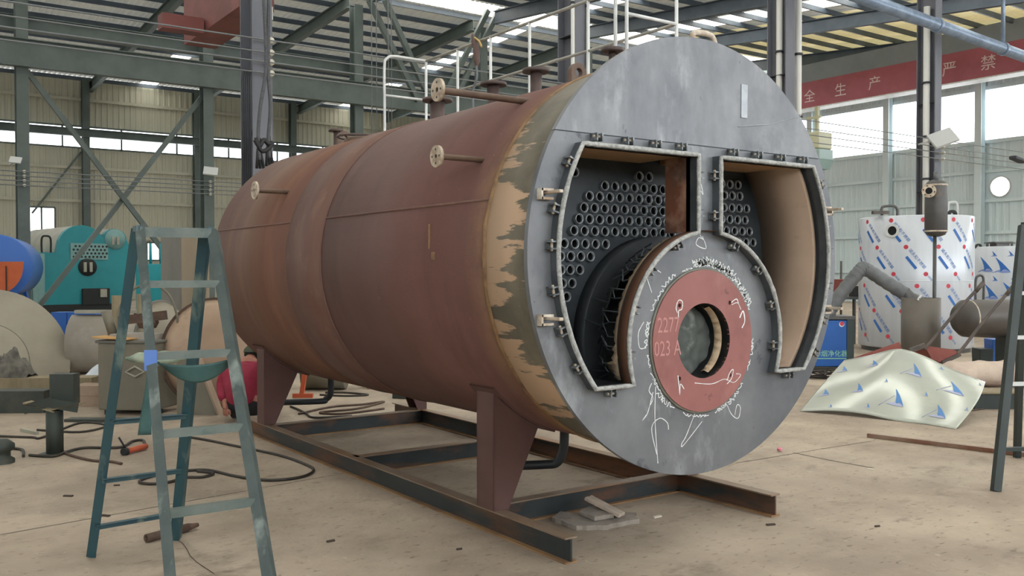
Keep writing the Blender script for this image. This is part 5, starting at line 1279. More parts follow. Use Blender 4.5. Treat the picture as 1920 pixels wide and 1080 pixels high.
# local frame: x to the picture's right, y away from the viewer, z up
pr = M3(-YAW - R(6))
def Q(x, y, z): return pp + pr @ V((x, y, z))
def QH(x, y, z): return Q(x, y + 0.065, z - 0.07)
def skin(name, joints, edges, m_, parent, root=0, sub=2):
    me = bpy.data.meshes.new(name); o3 = V(parent.get('_w'))
    me.from_pydata([tuple(Q(*j[:3]) - o3) for j in joints], edges, []); ob = bpy.data.objects.new(name, me); COL.objects.link(ob); ob.parent = parent; ob['_w'] = tuple(o3)
    md = ob.modifiers.new('skin', 'SKIN'); md.use_smooth_shade = True
    for i, j in enumerate(joints):
        r_ = j[3] if isinstance(j[3], tuple) else (j[3], j[3]); me.skin_vertices[0].data[i].radius = r_; me.skin_vertices[0].data[i].use_root = (i == root)
    ss = ob.modifiers.new('smooth', 'SUBSURF'); ss.levels = sub; ss.render_levels = sub
    me.materials.append(MATS[m_]); return ob
HX = 0.0
J = [(0, 0.05, 0.20, 0.12), (0, 0.06, 0.36, 0.12), (0, 0.12, 0.52, 0.13), (0, 0.19, 0.60, 0.075), (0.0, 0.27, 0.62, 0.05), (0.0, 0.335, 0.65, 0.085), (0.0, 0.365, 0.705, 0.075),
     (-0.17, 0.16, 0.55, 0.06), (-0.25, 0.20, 0.36, 0.045), (-0.17, 0.02, 0.19, 0.036), (-0.15, -0.03, 0.13, 0.03),
     (0.17, 0.16, 0.55, 0.06), (0.27, 0.28, 0.38, 0.045), (0.22, 0.46, 0.28, 0.036), (0.20, 0.53, 0.25, 0.03),
     (-0.12, 0.08, 0.17, 0.085), (-0.17, 0.42, 0.33, 0.06), (-0.15, 0.22, 0.07, 0.045), (-0.16, 0.36, 0.035, 0.035),
     (0.12, 0.08, 0.17, 0.085), (0.17, 0.42, 0.33, 0.06), (0.15, 0.22, 0.07, 0.045), (0.16, 0.36, 0.035, 0.035)]
E_ = [(0, 1), (1, 2), (2, 3), (3, 4), (4, 5), (5, 6), (2, 7), (7, 8), (8, 9), (9, 10), (2, 11), (11, 12), (12, 13), (13, 14), (0, 15), (15, 16), (16, 17), (17, 18), (0, 19), (19, 20), (20, 21), (21, 22)]
body = skin('body', J, E_, 'skin', per)
# fingers of the left hand, hanging beside the knee
fj = []; fe = []
for k in range(4):
    bx_ = -0.17 + 0.016 * k; n0 = len(fj); ln = (0.9, 1.05, 1.0, 0.8)[k]
    fj += [(bx_, -0.03, 0.135, 0.010), (bx_ + 0.003, -0.042, 0.135 - 0.03 * ln, 0.009), (bx_ + 0.004, -0.035, 0.135 - 0.055 * ln, 0.008), (bx_ + 0.004, -0.022, 0.135 - 0.07 * ln, 0.007)]; fe += [(n0, n0 + 1), (n0 + 1, n0 + 2), (n0 + 2, n0 + 3)]
for (a_, b_) in ((0, 4), (4, 8), (8, 12)): fe.append((a_, b_))
n0 = len(fj); fj += [(-0.105, -0.03, 0.125, 0.010), (-0.098, -0.04, 0.10, 0.009), (-0.10, -0.035, 0.08, 0.008)]; fe += [(12, n0), (n0, n0 + 1), (n0 + 1, n0 + 2)]
skin('fingers', fj, fe, 'skin', per, 0, 1)
JJ = [(0, 0.03, 0.15, (0.165, 0.14)), (0, 0.03, 0.30, (0.185, 0.155)), (0, 0.08, 0.46, (0.18, 0.15)), (0, 0.15, 0.58, (0.11, 0.09)), (-0.17, 0.15, 0.52, 0.10), (-0.265, 0.17, 0.36, 0.078), (-0.19, 0.02, 0.215, 0.055), (0.17, 0.15, 0.52, 0.10), (0.28, 0.26, 0.38, 0.075), (0.23, 0.44, 0.29, 0.055)]
skin('jacket', JJ, [(0, 1), (1, 2), (2, 3), (2, 4), (4, 5), (5, 6), (2, 7), (7, 8), (8, 9)], 'jacket_red', per)
TT = [(0, 0.06, 0.15, (0.15, 0.12)), (-0.13, 0.10, 0.16, 0.105), (-0.18, 0.43, 0.33, 0.078), (-0.155, 0.22, 0.09, 0.062), (0.13, 0.10, 0.16, 0.105), (0.18, 0.43, 0.33, 0.078), (0.155, 0.22, 0.09, 0.062)]
skin('trousers', TT, [(0, 1), (1, 2), (2, 3), (0, 4), (4, 5), (5, 6)], 'trousers_black', per)
for s in (-1, 1):
    MB().tube([Q(s * 0.15, 0.17, 0.045), Q(s * 0.155, 0.25, 0.05), Q(s * 0.16, 0.36, 0.038), Q(s * 0.16, 0.42, 0.032)], [0.035, 0.045, 0.038, 0.026], 12).build('shoe', 'shoe_black', per)
# head details: the face looks away and down, hair and cap are what shows
hd = QH(0.0, 0.275, 0.735)
MB().lathe([(0.0001, 0.085), (0.05, 0.078), (0.085, 0.045), (0.095, 0.0), (0.088, -0.04), (0.07, -0.06)], hd, (pr @ V((0, 0.25, 1))), 20).build('hair', 'hair_black', per)
MB().lathe([(0.0001, 0.105), (0.06, 0.095), (0.098, 0.05), (0.104, 0.015)], hd, (pr @ V((0, 0.15, 1))), 20).build('cap', 'cap_green', per)
MB().box(QH(0.0, 0.39, 0.755), (0.15, 0.09, 0.012), pr @ Matrix.Rotation(R(-12), 3, 'X')).build('cap_peak', 'cap_green', per, bevel=0.004)
for s in (-1, 1): MB().lathe([(0.0001, 0), (0.02, 0.004), (0.026, 0.0), (0.02, -0.006)], QH(s * 0.092, 0.285, 0.715), pr @ V((s, 0, 0)), 10).build('ear', 'skin', per)
MB().tube([QH(0, 0.355, 0.735), QH(0, 0.378, 0.71), QH(0, 0.36, 0.70)], [0.010, 0.014, 0.008], 8).build('nose', 'skin', per)
for s in (-1, 1): MB().lathe([(0.0001, 0.008), (0.011, 0.0)], QH(s * 0.032, 0.348, 0.735), pr @ V((0, 1, 0)), 10).build('eye', 'hair_black', per)
MB().tube([QH(-0.025, 0.335, 0.672), QH(0, 0.345, 0.669), QH(0.025, 0.335, 0.672)], 0.006, 6).build('mouth', 'skin', per)

# ================================================================== right background
mat('film_steel', '#c9ced4', '#bcc3ca', scale=1.5, rough=0.28, metal=0.15, stretch=(3, 3, 0.3)); mat('film_red', '#c03a4c', rough=0.5); mat('film_blue', '#2c66b0', rough=0.5); mat('film_pale', '#7f93c6', rough=0.5)
mat('fin_blue', '#3d79b6', rough=0.4); mat('fin_pale', '#9ea3c0', rough=0.4)
mat('sheet_film', '#b6bab0', '#b0b5aa', scale=0.8, rough=0.16, metal=0.15, c3='#b9bdb0', scale3=2.5); mat('purifier_blue', '#1f5fae', '#1a549c', scale=2, rough=0.4); mat('purifier_side', '#2c3b3a', rough=0.5); mat('print_green', '#8fc99c', rough=0.5)
mat('duct_grey', '#6e7172', '#5c5f60', scale=6, rough=0.6); mat('gunmetal', '#4a4a4a', '#585654', scale=4, rough=0.45, metal=0.3, c3='#6a5a4e', scale3=6, lo3=0.6, hi3=0.75); mat('olive_steel', '#5d574f', '#6a645b', scale=2, rough=0.5)
mat('pipe_dark', '#4f4a44', '#433f3b', scale=2, rough=0.45); mat('cart_red', '#8d4c42', '#7c4038', scale=4, rough=0.6); mat('cart_steel', '#453f3c', '#5b5048', scale=8, rough=0.5); mat('sack_cream', '#c4b3a3', '#b09e92', scale=5, rough=0.85, bump=0.4, bscale=8)
mat('bar_rust', '#7b4a34', '#9a8576', scale=3, rough=0.35, metal=0.3); mat('rung_pale', '#c9cccb', rough=0.5); mat('dark_green_black', '#27302f', '#333d3b', scale=4, rough=0.55)

# ---- printed stainless tank
def tank(px_, depth, r_, z1, name, label):
    c_ = D(px_, 600, depth); c_.z = 0
    t = thing(name, c_, label, 'tank')
    MB().lathe([(0.0001, 0.08), (r_ - 0.02, 0.08), (r_, 0.1), (r_, z1 - 0.02), (r_ - 0.02, z1), (0.0001, z1 + 0.03)], c_, (0, 0, 1), 72).build('tank_shell', 'film_steel', t)
    MB().lathe([(r_ - 0.06, 0), (r_ - 0.06, 0.09)], c_, (0, 0, 1), 48).build('base_ring', 'gunmetal', t)
    return c_, t
tc_, tt = tank(1715.5, 17.9, 1.035, 2.56, 'steel_tank', 'large stainless tank wrapped in film printed with red dots and blue writing')
for z in (1.33,): MB().lathe([(1.035, 0), (1.039, 0.004), (1.039, 0.014), (1.035, 0.018)], tc_ + V((0, 0, z)), (0, 0, 1), 72).build('film_seam', 'film_steel', tt)
toc = math.atan2(-tc_.y, -tc_.x)
def wrap(c_, r_, s, z): a = toc - 0 + s / r_; return c_ + V((math.cos(a) * r_, math.sin(a) * r_, z))
tv, tf_ = text_verts('诚永和不锈钢', 0.074)
dots, wri, bars = MB(), MB(), MB()
rot2 = R(-53); cs, sn = math.cos(rot2), math.sin(rot2)
rr_ = 1.038
rows_ = [(2.47, 0.0), (1.97, 0.27), (1.47, 0.0 + 0.05), (1.25, -0.1), (0.78, 0.2), (0.30, -0.05)]
for zi, (z0, st) in enumerate(rows_):
    s = -1.55 + st
    while s < 1.5:
        circ_p = [(0.041 * math.cos(2 * PI * k / 16), 0.041 * math.sin(2 * PI * k / 16)) for k in range(16)]
        dots.add([wrap(tc_, rr_, s + x, z0 + y) for x, y in circ_p], [tuple(range(16))])
        av, af = text_verts('永', 0.07) if zi == 0 and s < -1.4 else (None, None)
        if z0 - 0.5 > 0.12 and zi != 2:
            wri.add([wrap(tc_, rr_, s + 0.19 + x * cs - y * sn, z0 - 0.22 + x * sn + y * cs) for x, y, z in tv], tf_)
            bq = [(-0.14 + 0.028 * i, -0.026) for i in range(11)] + [(0.14 - 0.028 * i, 0.026) for i in range(11)]
            bars.add([wrap(tc_, rr_, s + 0.09 + x * cs - y * sn, z0 - 0.29 + x * sn + y * cs) for x, y in bq], [(i, i + 1, 20 - i, 21 - i) for i in range(10)])
        else:
            wri.add([wrap(tc_, rr_, s + 0.07 + 0.25 * x * cs - 0.6 * y * sn, z0 - 0.08 + 0.25 * x * sn + 0.6 * y * cs) for x, y, z in tv], tf_)
        s += 0.56
dots.build('printed_dots', 'film_red', tt, recalc=False); wri.build('printed_writing', 'film_blue', tt, recalc=False); bars.build('printed_bars', 'film_blue', tt, recalc=False)
# port and fittings on tank
pc = D(1664, 432, 17.0); d0 = (V((pc.x, pc.y, 0)) - V((tc_.x, tc_.y, 0))).normalized(); pc = V((tc_.x, tc_.y, pc.z)) + d0 * 1.03
MB().annulus(pc, d0, 0.085, 0.125, 0.03, 28).build('port_ring', 'white_paint', tt); MB().lathe([(0.0001, 0.01), (0.086, 0.01)], pc, d0, 24).build('port_hole', 'tube_bore', tt)
zt_ = 2.58
def tk_at(px_, dep=17.9): p_ = D(px_, 500, dep); return V((p_.x, p_.y, 0))
p1, p2 = tk_at(1653, 17.4), tk_at(1682, 17.4)
MB().tube(spline([p1 + V((0, 0, zt_)), p1 + V((0, 0, zt_ + 0.13)), p1.lerp(p2, 0.2) + V((0, 0, zt_ + 0.17)), p1.lerp(p2, 0.8) + V((0, 0, zt_ + 0.17)), p2 + V((0, 0, zt_ + 0.1)), p2 + V((0, 0, zt_ - 0.01))], 6), 0.025, 10).build('lifting_handle', 'gunmetal', tt)
MB().box(p1 + V((-0.05, 0, zt_ + 0.05)), (0.3, 0.1, 0.06), M3(-YAW)).build('clamp', 'cart_steel', tt)
p1 = tk_at(1783, 17.6); MB().annulus(p1 + V((0, 0, zt_ + 0.02)), -HF, 0.04, 0.09, 0.06, 24).build('lifting_eye', 'black_iron', tt)
p1, p2 = tk_at(1777, 18.2), tk_at(1793, 18.2)
MB().tube(spline([p1 + V((0, 0, zt_)), p1 + V((0, 0, zt_ + 0.25)), p1.lerp(p2, 0.3) + V((0, 0, zt_ + 0.3)), p2 + V((0, 0, zt_ + 0.27)), p2 + V((0, 0, zt_ - 0.01))], 6), 0.028, 10).build('vent_loop', 'lamp_body', tt)
# ---- second tank with fin print
tc2, t2 = tank(1908, 21.5, 1.12, 2.08, 'steel_tank', 'second stainless tank with blue fin print, right of the large tank')
toc2 = math.atan2(-tc2.y, -tc2.x)
FIN = [(0.0, 0.0), (-0.02, 0.2), (-0.07, 0.42), (-0.15, 0.62), (-0.26, 0.84), (-0.34, 0.97), (-0.22, 0.90), (0.10, 0.62), (0.40, 0.28), (0.62, 0.0), (0.50, 0.05), (0.36, 0.14), (0.22, 0.16), (0.10, 0.10)]
FINB = [(-0.58, -0.06), (-0.30, 0.06), (-0.02, 0.16), (0.10, 0.08), (0.24, 0.13), (0.38, 0.11), (0.52, 0.02), (0.62, -0.04), (0.2, -0.07)]
def fin(mbA, mbB, put, s, x, z):
    for P_, mb in ((FIN, mbA), (FINB, mbB)): mb.poly([[(x + a * s, z + b_ * s) for a, b_ in P_]], lambda u, v, h: put(u, v, h), 0.0008)
fa, fb = MB(), MB()
def put2(u, v, h): a = toc2 + u / 1.12; r_ = 1.123 + h; return tc2 + V((math.cos(a) * r_, math.sin(a) * r_, v))
for (u, v, s) in ((-0.72, 1.52, 0.34), (-0.35, 1.5, 0.34), (0.1, 1.5, 0.34), (-0.6, 0.9, 0.34), (-0.2, 0.98, 0.3), (-0.5, 1.86, 0.12), (-0.15, 1.86, 0.12), (0.25, 1.86, 0.12), (-0.48, 1.30, 0.12), (-0.1, 1.25, 0.12), (-0.75, 0.4, 0.3), (-0.3, 0.4, 0.3)): fin(fa, fb, put2, s, u, v)
fa.build('printed_fins', 'film_blue', t2, recalc=False); fb.build('printed_fin_bases', 'film_pale', t2, recalc=False)
p1 = tk_at(1874, 21.3); MB().box(p1 + V((0, 0, 2.12)), (0.3, 0.3, 0.1), M3(-YAW)).build('top_flange', 'gunmetal', t2); MB().box(p1 + V((0, 0, 2.18)), (0.42, 0.4, 0.03), M3(-YAW)).build('top_flange', 'gunmetal', t2)
p1 = tk_at(1833, 21.3); MB().annulus(p1 + V((0, 0, 2.08)), -HF, 0.035, 0.075, 0.05, 20).build('lifting_eye', 'black_iron', t2)
for px_ in (1851, 1897): p1 = tk_at(px_, 21.3); MB().cyl(p1 + V((0, 0, 2.06)), p1 + V((0, 0, 2.16)), 0.03, 8).build('valve', 'gunmetal', t2); MB().box(p1 + V((0, 0, 2.17)), (0.14, 0.04, 0.03), M3(-YAW)).build('valve_handle', 'gunmetal', t2)
# ---- fume purifier with arm
fp0 = D(1560, 697, 14.3); fp0.z = 0
fp = thing('fume_purifier', fp0, 'blue fume purifier cabinet with green writing right of the boiler front plate', 'machine')
rot = M3(-YAW)
MB().box(fp0 + HF * 0.3 + HR * -0.06 + V((0, 0, 0.40)), (0.62, 0.5, 0.72), rot).build('cabinet', 'purifier_blue', fp, bevel=0.01)
MB().box(fp0 + HF * 0.3 + HR * 0.30 + V((0, 0, 0.42)), (0.11, 0.52, 0.80), rot).build('side_frame', 'purifier_side', fp)
MB().box(fp0 + HF * 0.3 + V((0, 0, 0.80)), (0.75, 0.54, 0.05), rot).build('top_frame', 'gunmetal', fp)
for dx in (-0.3, 0.3): MB().cyl(fp0 + HF * 0.1 + HR * dx + HR * -0.02 + V((0, 0, 0.035)), fp0 + HF * 0.1 + HR * dx + HR * 0.02 + V((0, 0, 0.035)), 0.035, 12).build('castor', 'black_iron', fp)
vv, ff = text_verts('焊烟净化器', 0.105)
MB().add([fp0 + HF * 0.048 + HR * (0.0 + x) + V((0, 0, 0.235 + y)) for x, y, z in vv], ff).build('writing', 'print_green', fp, recalc=False)
MB().box(fp0 + HF * 0.048 + HR * -0.05 + V((0, 0, 0.165)), (0.58, 0.002, 0.012), rot).build('green_line', 'print_green', fp)
MB().lathe([(0.0001, 0), (0.042, 0)], fp0 + HF * 0.047 + HR * 0.165 + V((0, 0, 0.70)), HF, 16).build('badge', 'white_paint', fp)
MB().lathe([(0.0001, 0), (0.034, 0)], fp0 + HF * 0.046 + HR * 0.168 + V((0, 0, 0.708)), HF, 16).build('badge_centre', 'film_red', fp)
arm = [D(1552, 592, 14.6), D(1562, 572, 14.6), D(1590, 534, 14.55), D(1612, 508, 14.5), D(1618, 503, 14.5), D(1626, 506, 14.5), D(1660, 528, 14.4), D(1698, 552, 14.3)]
P = spline(arm, 8); MB().tube(P, [0.105 + 0.006 * math.sin(i * 2.2) for i in range(len(P))], 16).build('suction_arm', 'duct_grey', fp)
e = arm[-1]; MB().lathe([(0.10, -0.05), (0.11, 0.05), (0.22, 0.22), (0.215, 0.22), (0.10, 0.05)], e, (HR * 0.6 + V((0, 0, -0.8))), 24).build('hood', 'gunmetal', fp)
MB().cyl(arm[0], V((arm[0].x, arm[0].y, 0.82)), 0.09, 14).build('arm_base', 'duct_grey', fp)
# wire tangle before it
wt0 = F(1540, 710); pts = []
random.seed(5)
for i in range(40): pts.append(wt0 + HR * random.uniform(-0.28, 0.28) + HF * random.uniform(-0.12, 0.12) + V((0, 0, random.uniform(0.01, 0.16))))
tag(MB().tube(spline(pts, 4), 0.008, 6).build('wire_tangle', 'hose_black', None, wt0), 'tangle of dark wire on the floor before the blue cabinet', 'wire', None, 'stuff')
# benches and boxes between plate and tank
for (px_, py_, dep, sx, sy, sz, mm, lb, nm) in ((1574, 548, 19.0, 0.34, 0.3, 0.27, 'cart_red', 'dull red steel box on the bench behind the suction arm', 'steel_box'), (1606, 556, 19.0, 0.22, 0.3, 0.22, 'gunmetal', 'grey steel box on the bench beside the printed tank', 'steel_box')):
    c_ = D(px_, py_, dep); o = MB().box(c_ + V((0, 0, sz / 2)), (sx, sy, sz), rot).build(nm, mm, None, c_, bevel=0.01); tag(o, lb, 'box')
c_ = D(1588, 557, 19.0); c_ = D(1580, 557, 19.0); bn = thing('work_bench', V((c_.x, c_.y, 0)), 'grey steel bench between the front plate and the printed tank', 'bench')
ztop = min(D(1574, 548, 19.0).z, D(1606, 556, 19.0).z)
MB().box(V((c_.x, c_.y, D(1606, 556, 19.0).z - 0.025)), (0.74, 0.6, 0.05), rot).build('bench_top', 'duct_grey', bn)
for dx in (-0.33, 0.33):
    for dy in (-0.25, 0.25): MB().bar(V((c_.x, c_.y, 0)) + HR * dx + HF * dy, V((c_.x, c_.y, ztop - 0.05)) + HR * dx + HF * dy, 0.05, 0.05).build('leg', 'gunmetal', bn)
c_ = D(1577, 530, 20.5); c_.z = 0; o = MB().cyl(c_, c_ + V((0, 0, 1.75)), 0.025, 10).build('steel_post', 'gunmetal', None, c_); tag(o, 'thin dark post standing behind the bench right of the plate', 'post')
# ---- muffler vessel on a rod in an open can
cn0 = D(1726, 662, 14.0); cn0.z = 0
cn = thing('steel_can', cn0, 'open brown steel can standing before the printed tank', 'can')
MB().lathe([(0.0001, 0.02), (0.265, 0.02), (0.265, 0.0), (0.28, 0.0), (0.28, 1.12), (0.272, 1.12), (0.272, 0.03)], cn0, (0, 0, 1), 40).build('can_wall', 'olive_steel', cn)
MB().box(D(1724, 558, 13.75) + V((0, 0, 0.0)), (0.03, 0.02, 0.09), rot @ Matrix.Rotation(0.6, 3, 'Y')).build('label_scrap', 'white_paint', cn)
rod0 = D(1752, 560, 14.0); rod0.z = 0.03
ms = thing('vessel_on_rod', rod0, 'small grey pressure vessel with flange standing on a rod in the open can', 'vessel')
zv0 = D(1754, 444, 14.0).z; zv1 = D(1754, 337, 14.0).z
MB().cyl(rod0, V((rod0.x, rod0.y, zv0 + 0.03)), 0.028, 12).build('rod', 'gunmetal', ms)
vr = 0.162; vx = D(1755, 400, 14.0)
vb = V((vx.x, vx.y, 0))
MB().lathe([(0.0001, zv0), (0.07, zv0 + 0.006), (0.13, zv0 + 0.03), (vr, zv0 + 0.085), (vr, zv1 - 0.085), (0.13, zv1 - 0.03), (0.07, zv1 - 0.006), (0.0001, zv1)], vb, (0, 0, 1), 36).build('body', 'gunmetal', ms)
for z in (zv0 + 0.085, zv1 - 0.085): MB().lathe([(vr, -0.012), (vr + 0.006, 0), (vr, 0.012)], vb + V((0, 0, z)), (0, 0, 1), 36).build('weld_bead', 'lug_light', ms)
fc = D(1742, 358, 13.78); ax = (-HF * 0.85 - HR * 0.5).normalized()
MB().cyl(vb + V((0, 0, fc.z)), fc, 0.055, 14).build('neck', 'gunmetal', ms); flange(fc, ax, 0.10, 0.025, 0.05, 'flange_face', ms, 6, 0.01)
MB().lathe([(0.0001, 0.02), (0.05, 0.02)], fc, ax, 16).build('neck_bore', 'tube_bore', ms)
MB().cyl(vb + V((0, 0, zv1 - 0.01)), vb + V((0, 0, zv1 + 0.12)), 0.04, 12).build('top_pipe', 'duct_grey', ms)
# ---- big horizontal pipe on stands
pd0 = D(1803, 597, 13.2)
bp0 = thing('large_pipe', V((pd0.x, pd0.y, 0)), 'large dark brown pipe lying across at the right behind the cart', 'pipe')
ax = (HR * 0.985 + HF * 0.17).normalized()
MB().lathe([(0.0001, -0.10), (0.12, -0.09), (0.2, -0.05), (0.265, 0.03), (0.268, 0.1), (0.268, 2.6), (0.0001, 2.6)], pd0, ax, 40).build('pipe', 'pipe_dark', bp0)
MB().lathe([(0.268, 0.09), (0.275, 0.1), (0.268, 0.11)], pd0, ax, 40).build('weld_bead', 'lug_light', bp0)
for t in (0.75, 2.2):
    c_ = pd0 + ax * t; MB().box(V((c_.x, c_.y, (c_.z - 0.24) / 2)), (0.16, 0.4, c_.z - 0.24), rot).build('stand', 'dark_green_black', bp0)
p1 = D(1829, 566, 13.6)
MB().tube(spline([p1, p1 + V((0, 0, 0.3)), p1 + HR * 0.03 + V((0, 0, 0.38)), p1 + HR * 0.1 + V((0, 0, 0.38)), p1 + HR * 0.12 + V((0, 0, 0.28)), p1 + HR * 0.12], 6), 0.018, 10).build('pipe_loop', 'gunmetal', bp0)
for (px_, sx, sz, mm, lb) in ((1868, 0.24, 0.45, 'tank_blue', 'dark blue bin standing under the large pipe'), (1842, 0.2, 0.3, 'dark_green_black', 'dark bin standing left of the blue bin under the pipe')):
    c_ = D(px_, 675, 14.6); c_.z = 0; tag(MB().box(c_ + V((0, 0, sz / 2)), (sx, 0.25, sz), rot, 1.1).build('bin', mm, None, c_, bevel=0.01), lb, 'bin')
# ---- hand cart with two raised handles
hc0 = F(1770, 692); hc0.z = 0
hc = thing('hand_cart', hc0, 'rusty tipped hand cart with two raised handles behind the film covered sheet', 'cart')
def C(px_, py_, dep=12.6): return D(px_, py_, dep)
for (a_, b_) in (((1733, 655), (1842, 532)), ((1796, 664), (1899, 538))):
    A_, B_ = C(*a_), C(*b_); M_ = A_.lerp(B_, 0.55) + V((0, 0, 0.02))
    MB().tube(spline([A_, A_.lerp(B_, 0.12) + V((0, 0, 0.0)), M_, B_], 6), 0.022, 10).build('handle', 'cart_steel', hc)
    MB().tube([B_.lerp(A_, 0.12), B_ + (B_ - A_).normalized() * 0.02], 0.03, 10).build('grip', 'cart_steel', hc)
L = [C(1733, 648), C(1790, 656), C(1800, 664), C(1766, 680), C(1748, 674)]
bk = [p_ + HF * 0.35 + V((0, 0, -0.12)) for p_ in L]
MB().add(L + bk, [(0, 1, 2, 3, 4), (9, 8, 7, 6, 5)] + [(i, (i + 1) % 5, 5 + (i + 1) % 5, 5 + i) for i in range(5)]).build('tray', 'cart_red', hc)
L = [C(1600, 671, 13.2), C(1686, 641, 13.2), C(1694, 660, 13.2), C(1655, 672, 13.1)]
bk = [p_ + HF * 0.1 + V((0, 0, -0.1)) for p_ in L]
MB().add(L + bk, [(0, 1, 2, 3), (7, 6, 5, 4)] + [(i, (i + 1) % 4, 4 + (i + 1) % 4, 4 + i) for i in range(4)]).build('scoop_plate', 'cart_red', hc)
MB().bar(C(1706, 658), C(1734, 647), 0.05, 0.06).build('frame', 'cart_steel', hc); MB().bar(C(1766, 680), C(1800, 664), 0.05, 0.05).build('frame', 'cart_steel', hc)
for px_ in (1720, 1775): q = C(px_, 672); MB().bar(V((q.x, q.y, 0)), q, 0.04, 0.04).build('leg', 'cart_steel', hc)
MB().cyl(V((hc0.x, hc0.y, 0.16)) + HF * 0.3 - HR * 0.32, V((hc0.x, hc0.y, 0.16)) + HF * 0.3 - HR * 0.24, 0.16, 24).build('wheel', 'black_iron', hc)
# ---- cloth roll
cr0 = F(1850, 726); cr0.z = 0
def rollf(u, v):
    a = 2 * PI * v; x = (u - 0.40) * 1.5; k = 1 + 0.22 * mnoise.noise(V((u * 5, math.cos(a), math.sin(a)))) + 0.08 * mnoise.noise(V((u * 16, math.cos(a) * 2, math.sin(a) * 2 + 4)))
    e_ = min(1, (min(u, 1 - u) + 0.015) * 7) ** 0.5
    return cr0 + HF * (0.16 + 0.26 * math.cos(a) * k * e_) + HR * x + V((0, 0, 0.165 + 0.165 * math.sin(a) * min(k, 1.15) * e_))
tag(MB().grid(rollf, 40, 24).build('cloth_roll', 'sack_cream', None, cr0), 'cream cloth bundle lying on the floor behind the film covered sheet', 'cloth')
# ---- low dark box
lb0 = F(1872, 768); lb0.z = 0
lb_ = thing('low_crate', lb0, 'low dark crate with tan lid between the film covered sheet and the right ladder', 'crate')
MB().box(lb0 + HF * 0.2 + V((0, 0, 0.085)), (0.5, 0.36, 0.17), rot).build('body', 'dark_green_black', lb_, bevel=0.006); MB().box(lb0 + HF * 0.2 + V((0, 0, 0.18)), (0.53, 0.4, 0.016), rot).build('lid', 'wood', lb_)
# ---- film covered sheet
def cr1(pts, t):
    n = len(pts) - 1; x = min(max(t, 0), 1) * n; i = min(int(x), n - 1); f = x - i
    p0, p1, p2, p3 = pts[max(i - 1, 0)], pts[i], pts[i + 1], pts[min(i + 2, n)]
    return 0.5 * ((2 * p1) + (p2 - p0) * f + (2 * p0 - 5 * p1 + 4 * p2 - p3) * f * f + (3 * p1 - p0 - 3 * p2 + p3) * f ** 3)
front = [F(1500, 772), D(1560, 770, 9.80), D(1620, 776, 9.58), D(1680, 791, 9.36), D(1735, 799, 9.15), F(1792, 805.5)]
for p_ in front: p_.z = max(p_.z, 0.006)
back = [D(1583, 675, 10.9), D(1630, 666, 10.75), D(1684, 654, 10.5), D(1732, 667, 10.3), D(1785, 692, 10.1), D(1848, 716, 9.9)]
def S(u, v):
    p_ = cr1(front, u).lerp(cr1(back, u), v)
    return p_ + V((0, 0, 0.03 * math.sin(PI * v) * (0.4 + math.sin(PI * u)))) + HR * (0.05 * math.sin(PI * v) * (u ** 2))
fs = thing('film_covered_sheet', front[2] * 1.0, 'bent shiny steel sheet with blue fin printed film lying on the floor at right', 'sheet')
sh = MB().grid(S, 60, 24).build('sheet', 'sheet_film', fs); sd = sh.modifiers.new('thick', 'SOLIDIFY'); sd.thickness = 0.004; sd.offset = -1
def proj(p_):
    d = p_ - CAMP; k = d.dot(c_fwd); return 960 + FPX * d.dot(c_right) / k, 540 - FPX * d.dot(c_up) / k
G = [(i / 80, j / 40, *proj(S(i / 80, j / 40))) for i in range(81) for j in range(41)]
def uv_at(px_, py_): return min(G, key=lambda g: (g[2] - px_) ** 2 + (g[3] - py_) ** 2)[:2]
fa, fb, fl = MB(), MB(), MB()
for (px_, py_, w_) in ((1577, 697, 25), (1636, 686, 26), (1714, 704, 36), (1542, 741, 24), (1606, 733, 26), (1678, 757, 38), (1785, 735, 38), (1755, 780, 34), (1660, 714, 9), (1764, 693, 10), (1735, 742, 11), (1626, 765, 11), (1558, 764, 9), (1838, 722, 9), (1813, 769, 10)):
    u0, v0 = uv_at(px_, py_); su = w_ / 300.0 * 0.74; sv = w_ / 110.0 * 0.56
    def put(a, b_, h, u0=u0, v0=v0, su=su, sv=sv):
        u, v = u0 + a * su, v0 + b_ * sv; p_ = S(u, v); n_ = (S(u + 0.01, v) - p_).cross(S(u, v + 0.01) - p_).normalized(); return p_ + n_ * (0.003 + h)
    for P_, mb in ((FIN, fa), (FINB, fb)): mb.poly([P_], put, 0.0006)
    if w_ > 30:
        L = [put(-0.95 + 0.12 * k, -0.25 + 0.13 * k, 0) for k in range(7)]; fl.tube(L, 0.003, 5)
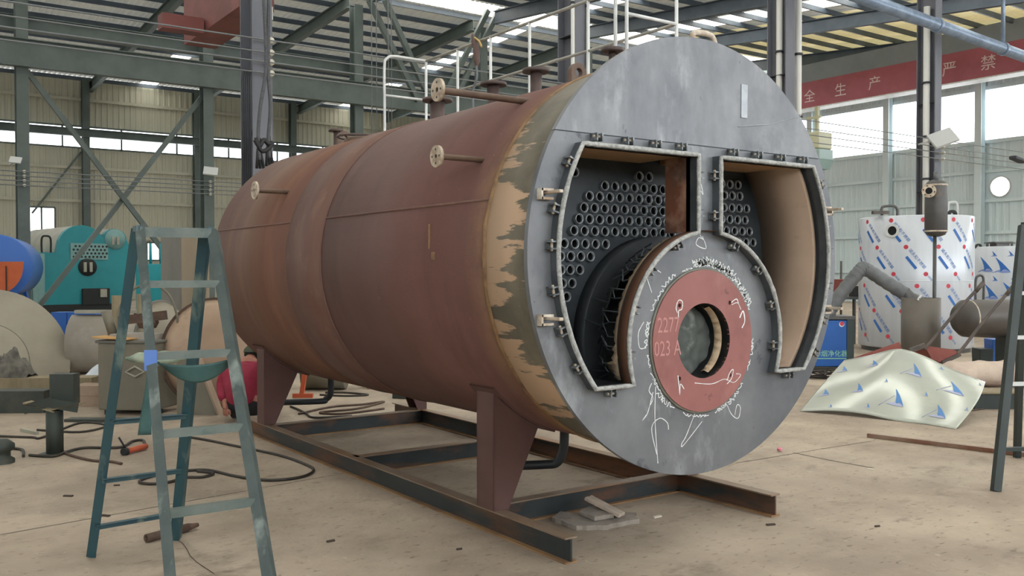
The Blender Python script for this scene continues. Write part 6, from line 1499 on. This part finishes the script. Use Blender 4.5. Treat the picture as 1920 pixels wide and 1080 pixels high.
fa.build('printed_fins', 'fin_blue', sh, recalc=False); fb.build('printed_fin_bases', 'fin_pale', sh, recalc=False); fl.build('printed_lines', 'fin_pale', sh)
# ---- bar on the floor
a_, b_ = F(1627, 820), F(1990, 865)
tag(MB().bar(a_ + V((0, 0, 0.02)), b_ + V((0, 0, 0.02)), 0.035, 0.035).build('steel_bar', 'bar_rust', None, a_), 'long thin rusty square bar lying on the floor at the right', 'bar')
tag(MB().tube(spline([F(1800, 765) + V((0, 0, 0.01)), F(1835, 762) + V((0, 0, 0.01)), F(1842, 768) + V((0, 0, 0.01)), F(1810, 772) + V((0, 0, 0.01))], 5), 0.008, 6).build('wire_loop', 'rust_pipe', None, F(1830, 766)), 'rusty wire loop on the floor right of the film covered sheet', 'wire')
# ---- dark ladder at the right edge
rl0 = F(1867, 921); rl0.z = 0
rt0 = D(1919, 423, 6.75)
dl = thing('dark_ladder', rl0, 'dark steel ladder with pale rungs cut by the right edge of the picture', 'ladder')
off = HR * 0.50 + HF * 0.06
MB().bar(rl0, rt0, 0.055, 0.05, up=HF).build('side_rail', 'dark_green_black', dl)
MB().bar(rl0 + off, rt0 + off * 0.8, 0.055, 0.05, up=HF).build('side_rail', 'dark_green_black', dl)
for t, mm in ((0.15, 'dark_green_black'), (0.39, 'rung_pale'), (0.565, 'rung_pale'), (0.735, 'rung_pale'), (0.88, 'dark_green_black')):
    MB().bar(rl0.lerp(rt0, t), (rl0 + off).lerp(rt0 + off * 0.8, t), 0.035, 0.026).build('rung', mm, dl)
MB().bar(rt0, rt0 + off * 0.8, 0.06, 0.05).build('top_bar', 'dark_green_black', dl)
bl0 = rt0 + V((0, 0, 0)); 
for o_ in (V((0, 0, 0)), off * 0.8):
    ft = V((rt0.x, rt0.y, 0)) + HF * 0.75 + HR * 0.38 + o_; MB().bar(ft, rt0 + o_, 0.045, 0.045, up=HF).build('rear_rail', 'dark_green_black', dl)

# ================================================================== tidy
for o in bpy.data.objects:
    if '_w' in o: del o['_w']
